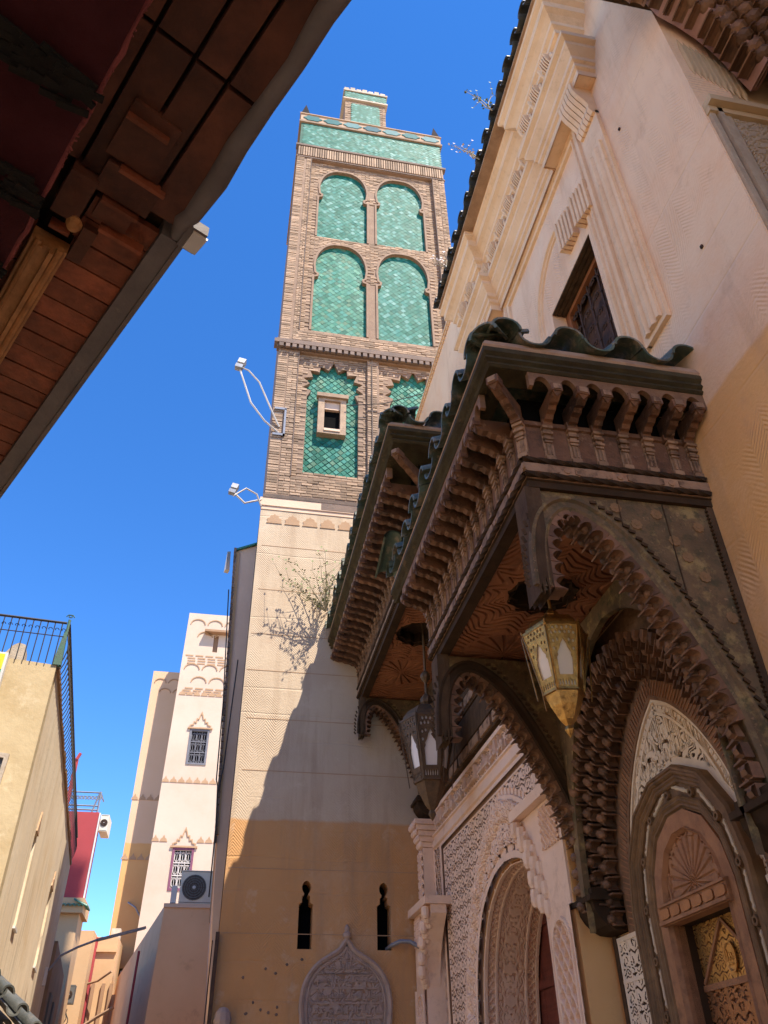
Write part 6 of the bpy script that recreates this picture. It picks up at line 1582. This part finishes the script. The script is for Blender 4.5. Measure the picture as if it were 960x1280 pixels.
# ================================================================ lower wall with the air conditioner, and the leaning house behind the minaret
LB = thing('tan_annexe', (-.4, 22, GROUND), 'plain tan wall block with a flat top carrying an air conditioner', 'wall')
b = MB()
b.hexa([(-1.28,20,GROUND),(.6,20,GROUND),(.6,30,GROUND),(-3.3,33,GROUND),(-1.08,20,3.84),(.6,20,3.84),(.6,30,3.84),(-2.9,31.5,3.84)])
b.build('wall_block', 'tan_wall', LB)
b = MB(); b.box(-1.10, .6, 19.97, 20.1, 3.80, 3.88); b.build('coping', 'pinkish_wall', LB)
b = MB(); b.tube([(-1.62,21.8,3.2),(-1.66,21.8,1.0)], .03, 6); b.build('drain_pipe', 'red_wall', LB)
ac('beige air conditioner with large round fan standing on the tan wall', -.80, -.02, 19.99, 20.35, 3.885, 4.58, -.49, 4.22, .25)
b = MB(); b.box(-.98, -.86, 20.0, 20.2, 3.9, 4.25); tag(b.build('meter_box', 'white_frame'), 'small pale box beside the large air conditioner on the wall', 'box')
LH = thing('leaning_house', (.3, 15, GROUND), 'narrow leaning tan house edge with dark tiled verge beside the minaret', 'house')
b = MB()
PL = [(-.28,8.74),(.118,8.92),(.118,GROUND),(.10,1.05),(-.01,2.5),(-.06,3.5),(-.17,6.0)]
b.plate([(-.25,8.74),(.097,8.90),(.097,GROUND),(.09,GROUND),(.08,1.05),(-.02,2.5),(-.06,3.5),(-.155,6.0)], [], PY(13.0), -8, 0); b.build('wall', 'pinkish_wall', LH)
b = MB(); b.plate([(-.27,8.70),(-.21,8.70),(-.13,6.0),(-.04,3.5),(-.075,3.5),(-.165,6.0)], [], PY(13.0), -7.9, .03); b.build('ochre_band', 'orange_wall', LH)
vt = MB()
for i in range(48):
    t = i/47; x = -.30+.215*t; z = 8.72-5.3*t; vt.box(x-.02, x+.025, 12.93, 12.99, z-.05, z+.045)
vt.build('verge_tiles', 'brick_dark', LH, kind='stuff')
b = MB(); b.plate([(-.32,8.70),(.10,8.91),(.10,8.95),(-.32,8.745)], [], PY(13.0), -.3, .05); b.build('roof_tile', 'roof_green', LH)
b = MB(); b.tube([(-.33,12.9,7.8),(-.20,12.9,5.6),(-.17,12.88,4.3),(-.12,12.86,4.12),(-.08,12.88,4.5),(-.03,12.9,6.4)], .012, 6); b.tube([(-.14,12.9,4.2),(-.10,12.9,3.6),(-.09,12.9,2.6)], .012, 6)
tag(b.build('cable', 'dark_cable'), 'dark looping cable hanging down the leaning house beside the minaret', 'cable')
b = MB(); b.box(.055, .105, 11.70, 11.78, -.5, 1.95); b.box(.015, .03, 11.70, 11.76, -.5, 1.85); tag(b.build('downpipe', 'iron'), 'black narrow trunking running down the left corner of the minaret base', 'pipe')
b = MB(); b.lathe([(0,.06),(.05,.05),(.09,0),(.11,-.08),(.10,-.2)], (.24, 11.7, 1.06), 10); tag(b.build('boulder_lamp', 'carved_stone'), 'dark rounded stone cap at the bottom corner of the ochre wall', 'stone')
bpy.data.objects['boulder_lamp'].name = 'stone_cap'
b = MB(); b.add([(-.02,-.10,0),(.05,-.02,.02),(.02,.10,.02),(-.06,.03,0),(-.03,-.08,.35),(.03,0,.4),(0,.08,.36)], [(0,1,2,3),(0,1,5,4),(1,2,6,5),(2,3,6),(3,0,4,6),(4,5,6)]); b.v = [(x-.42, y+13.4, z*1.2+8.5) for x, y, z in b.v]
tag(b.build('sail_cloth', 'white_frame'), 'scrap of white cloth sticking out beyond the dark tiled verge', 'cloth')
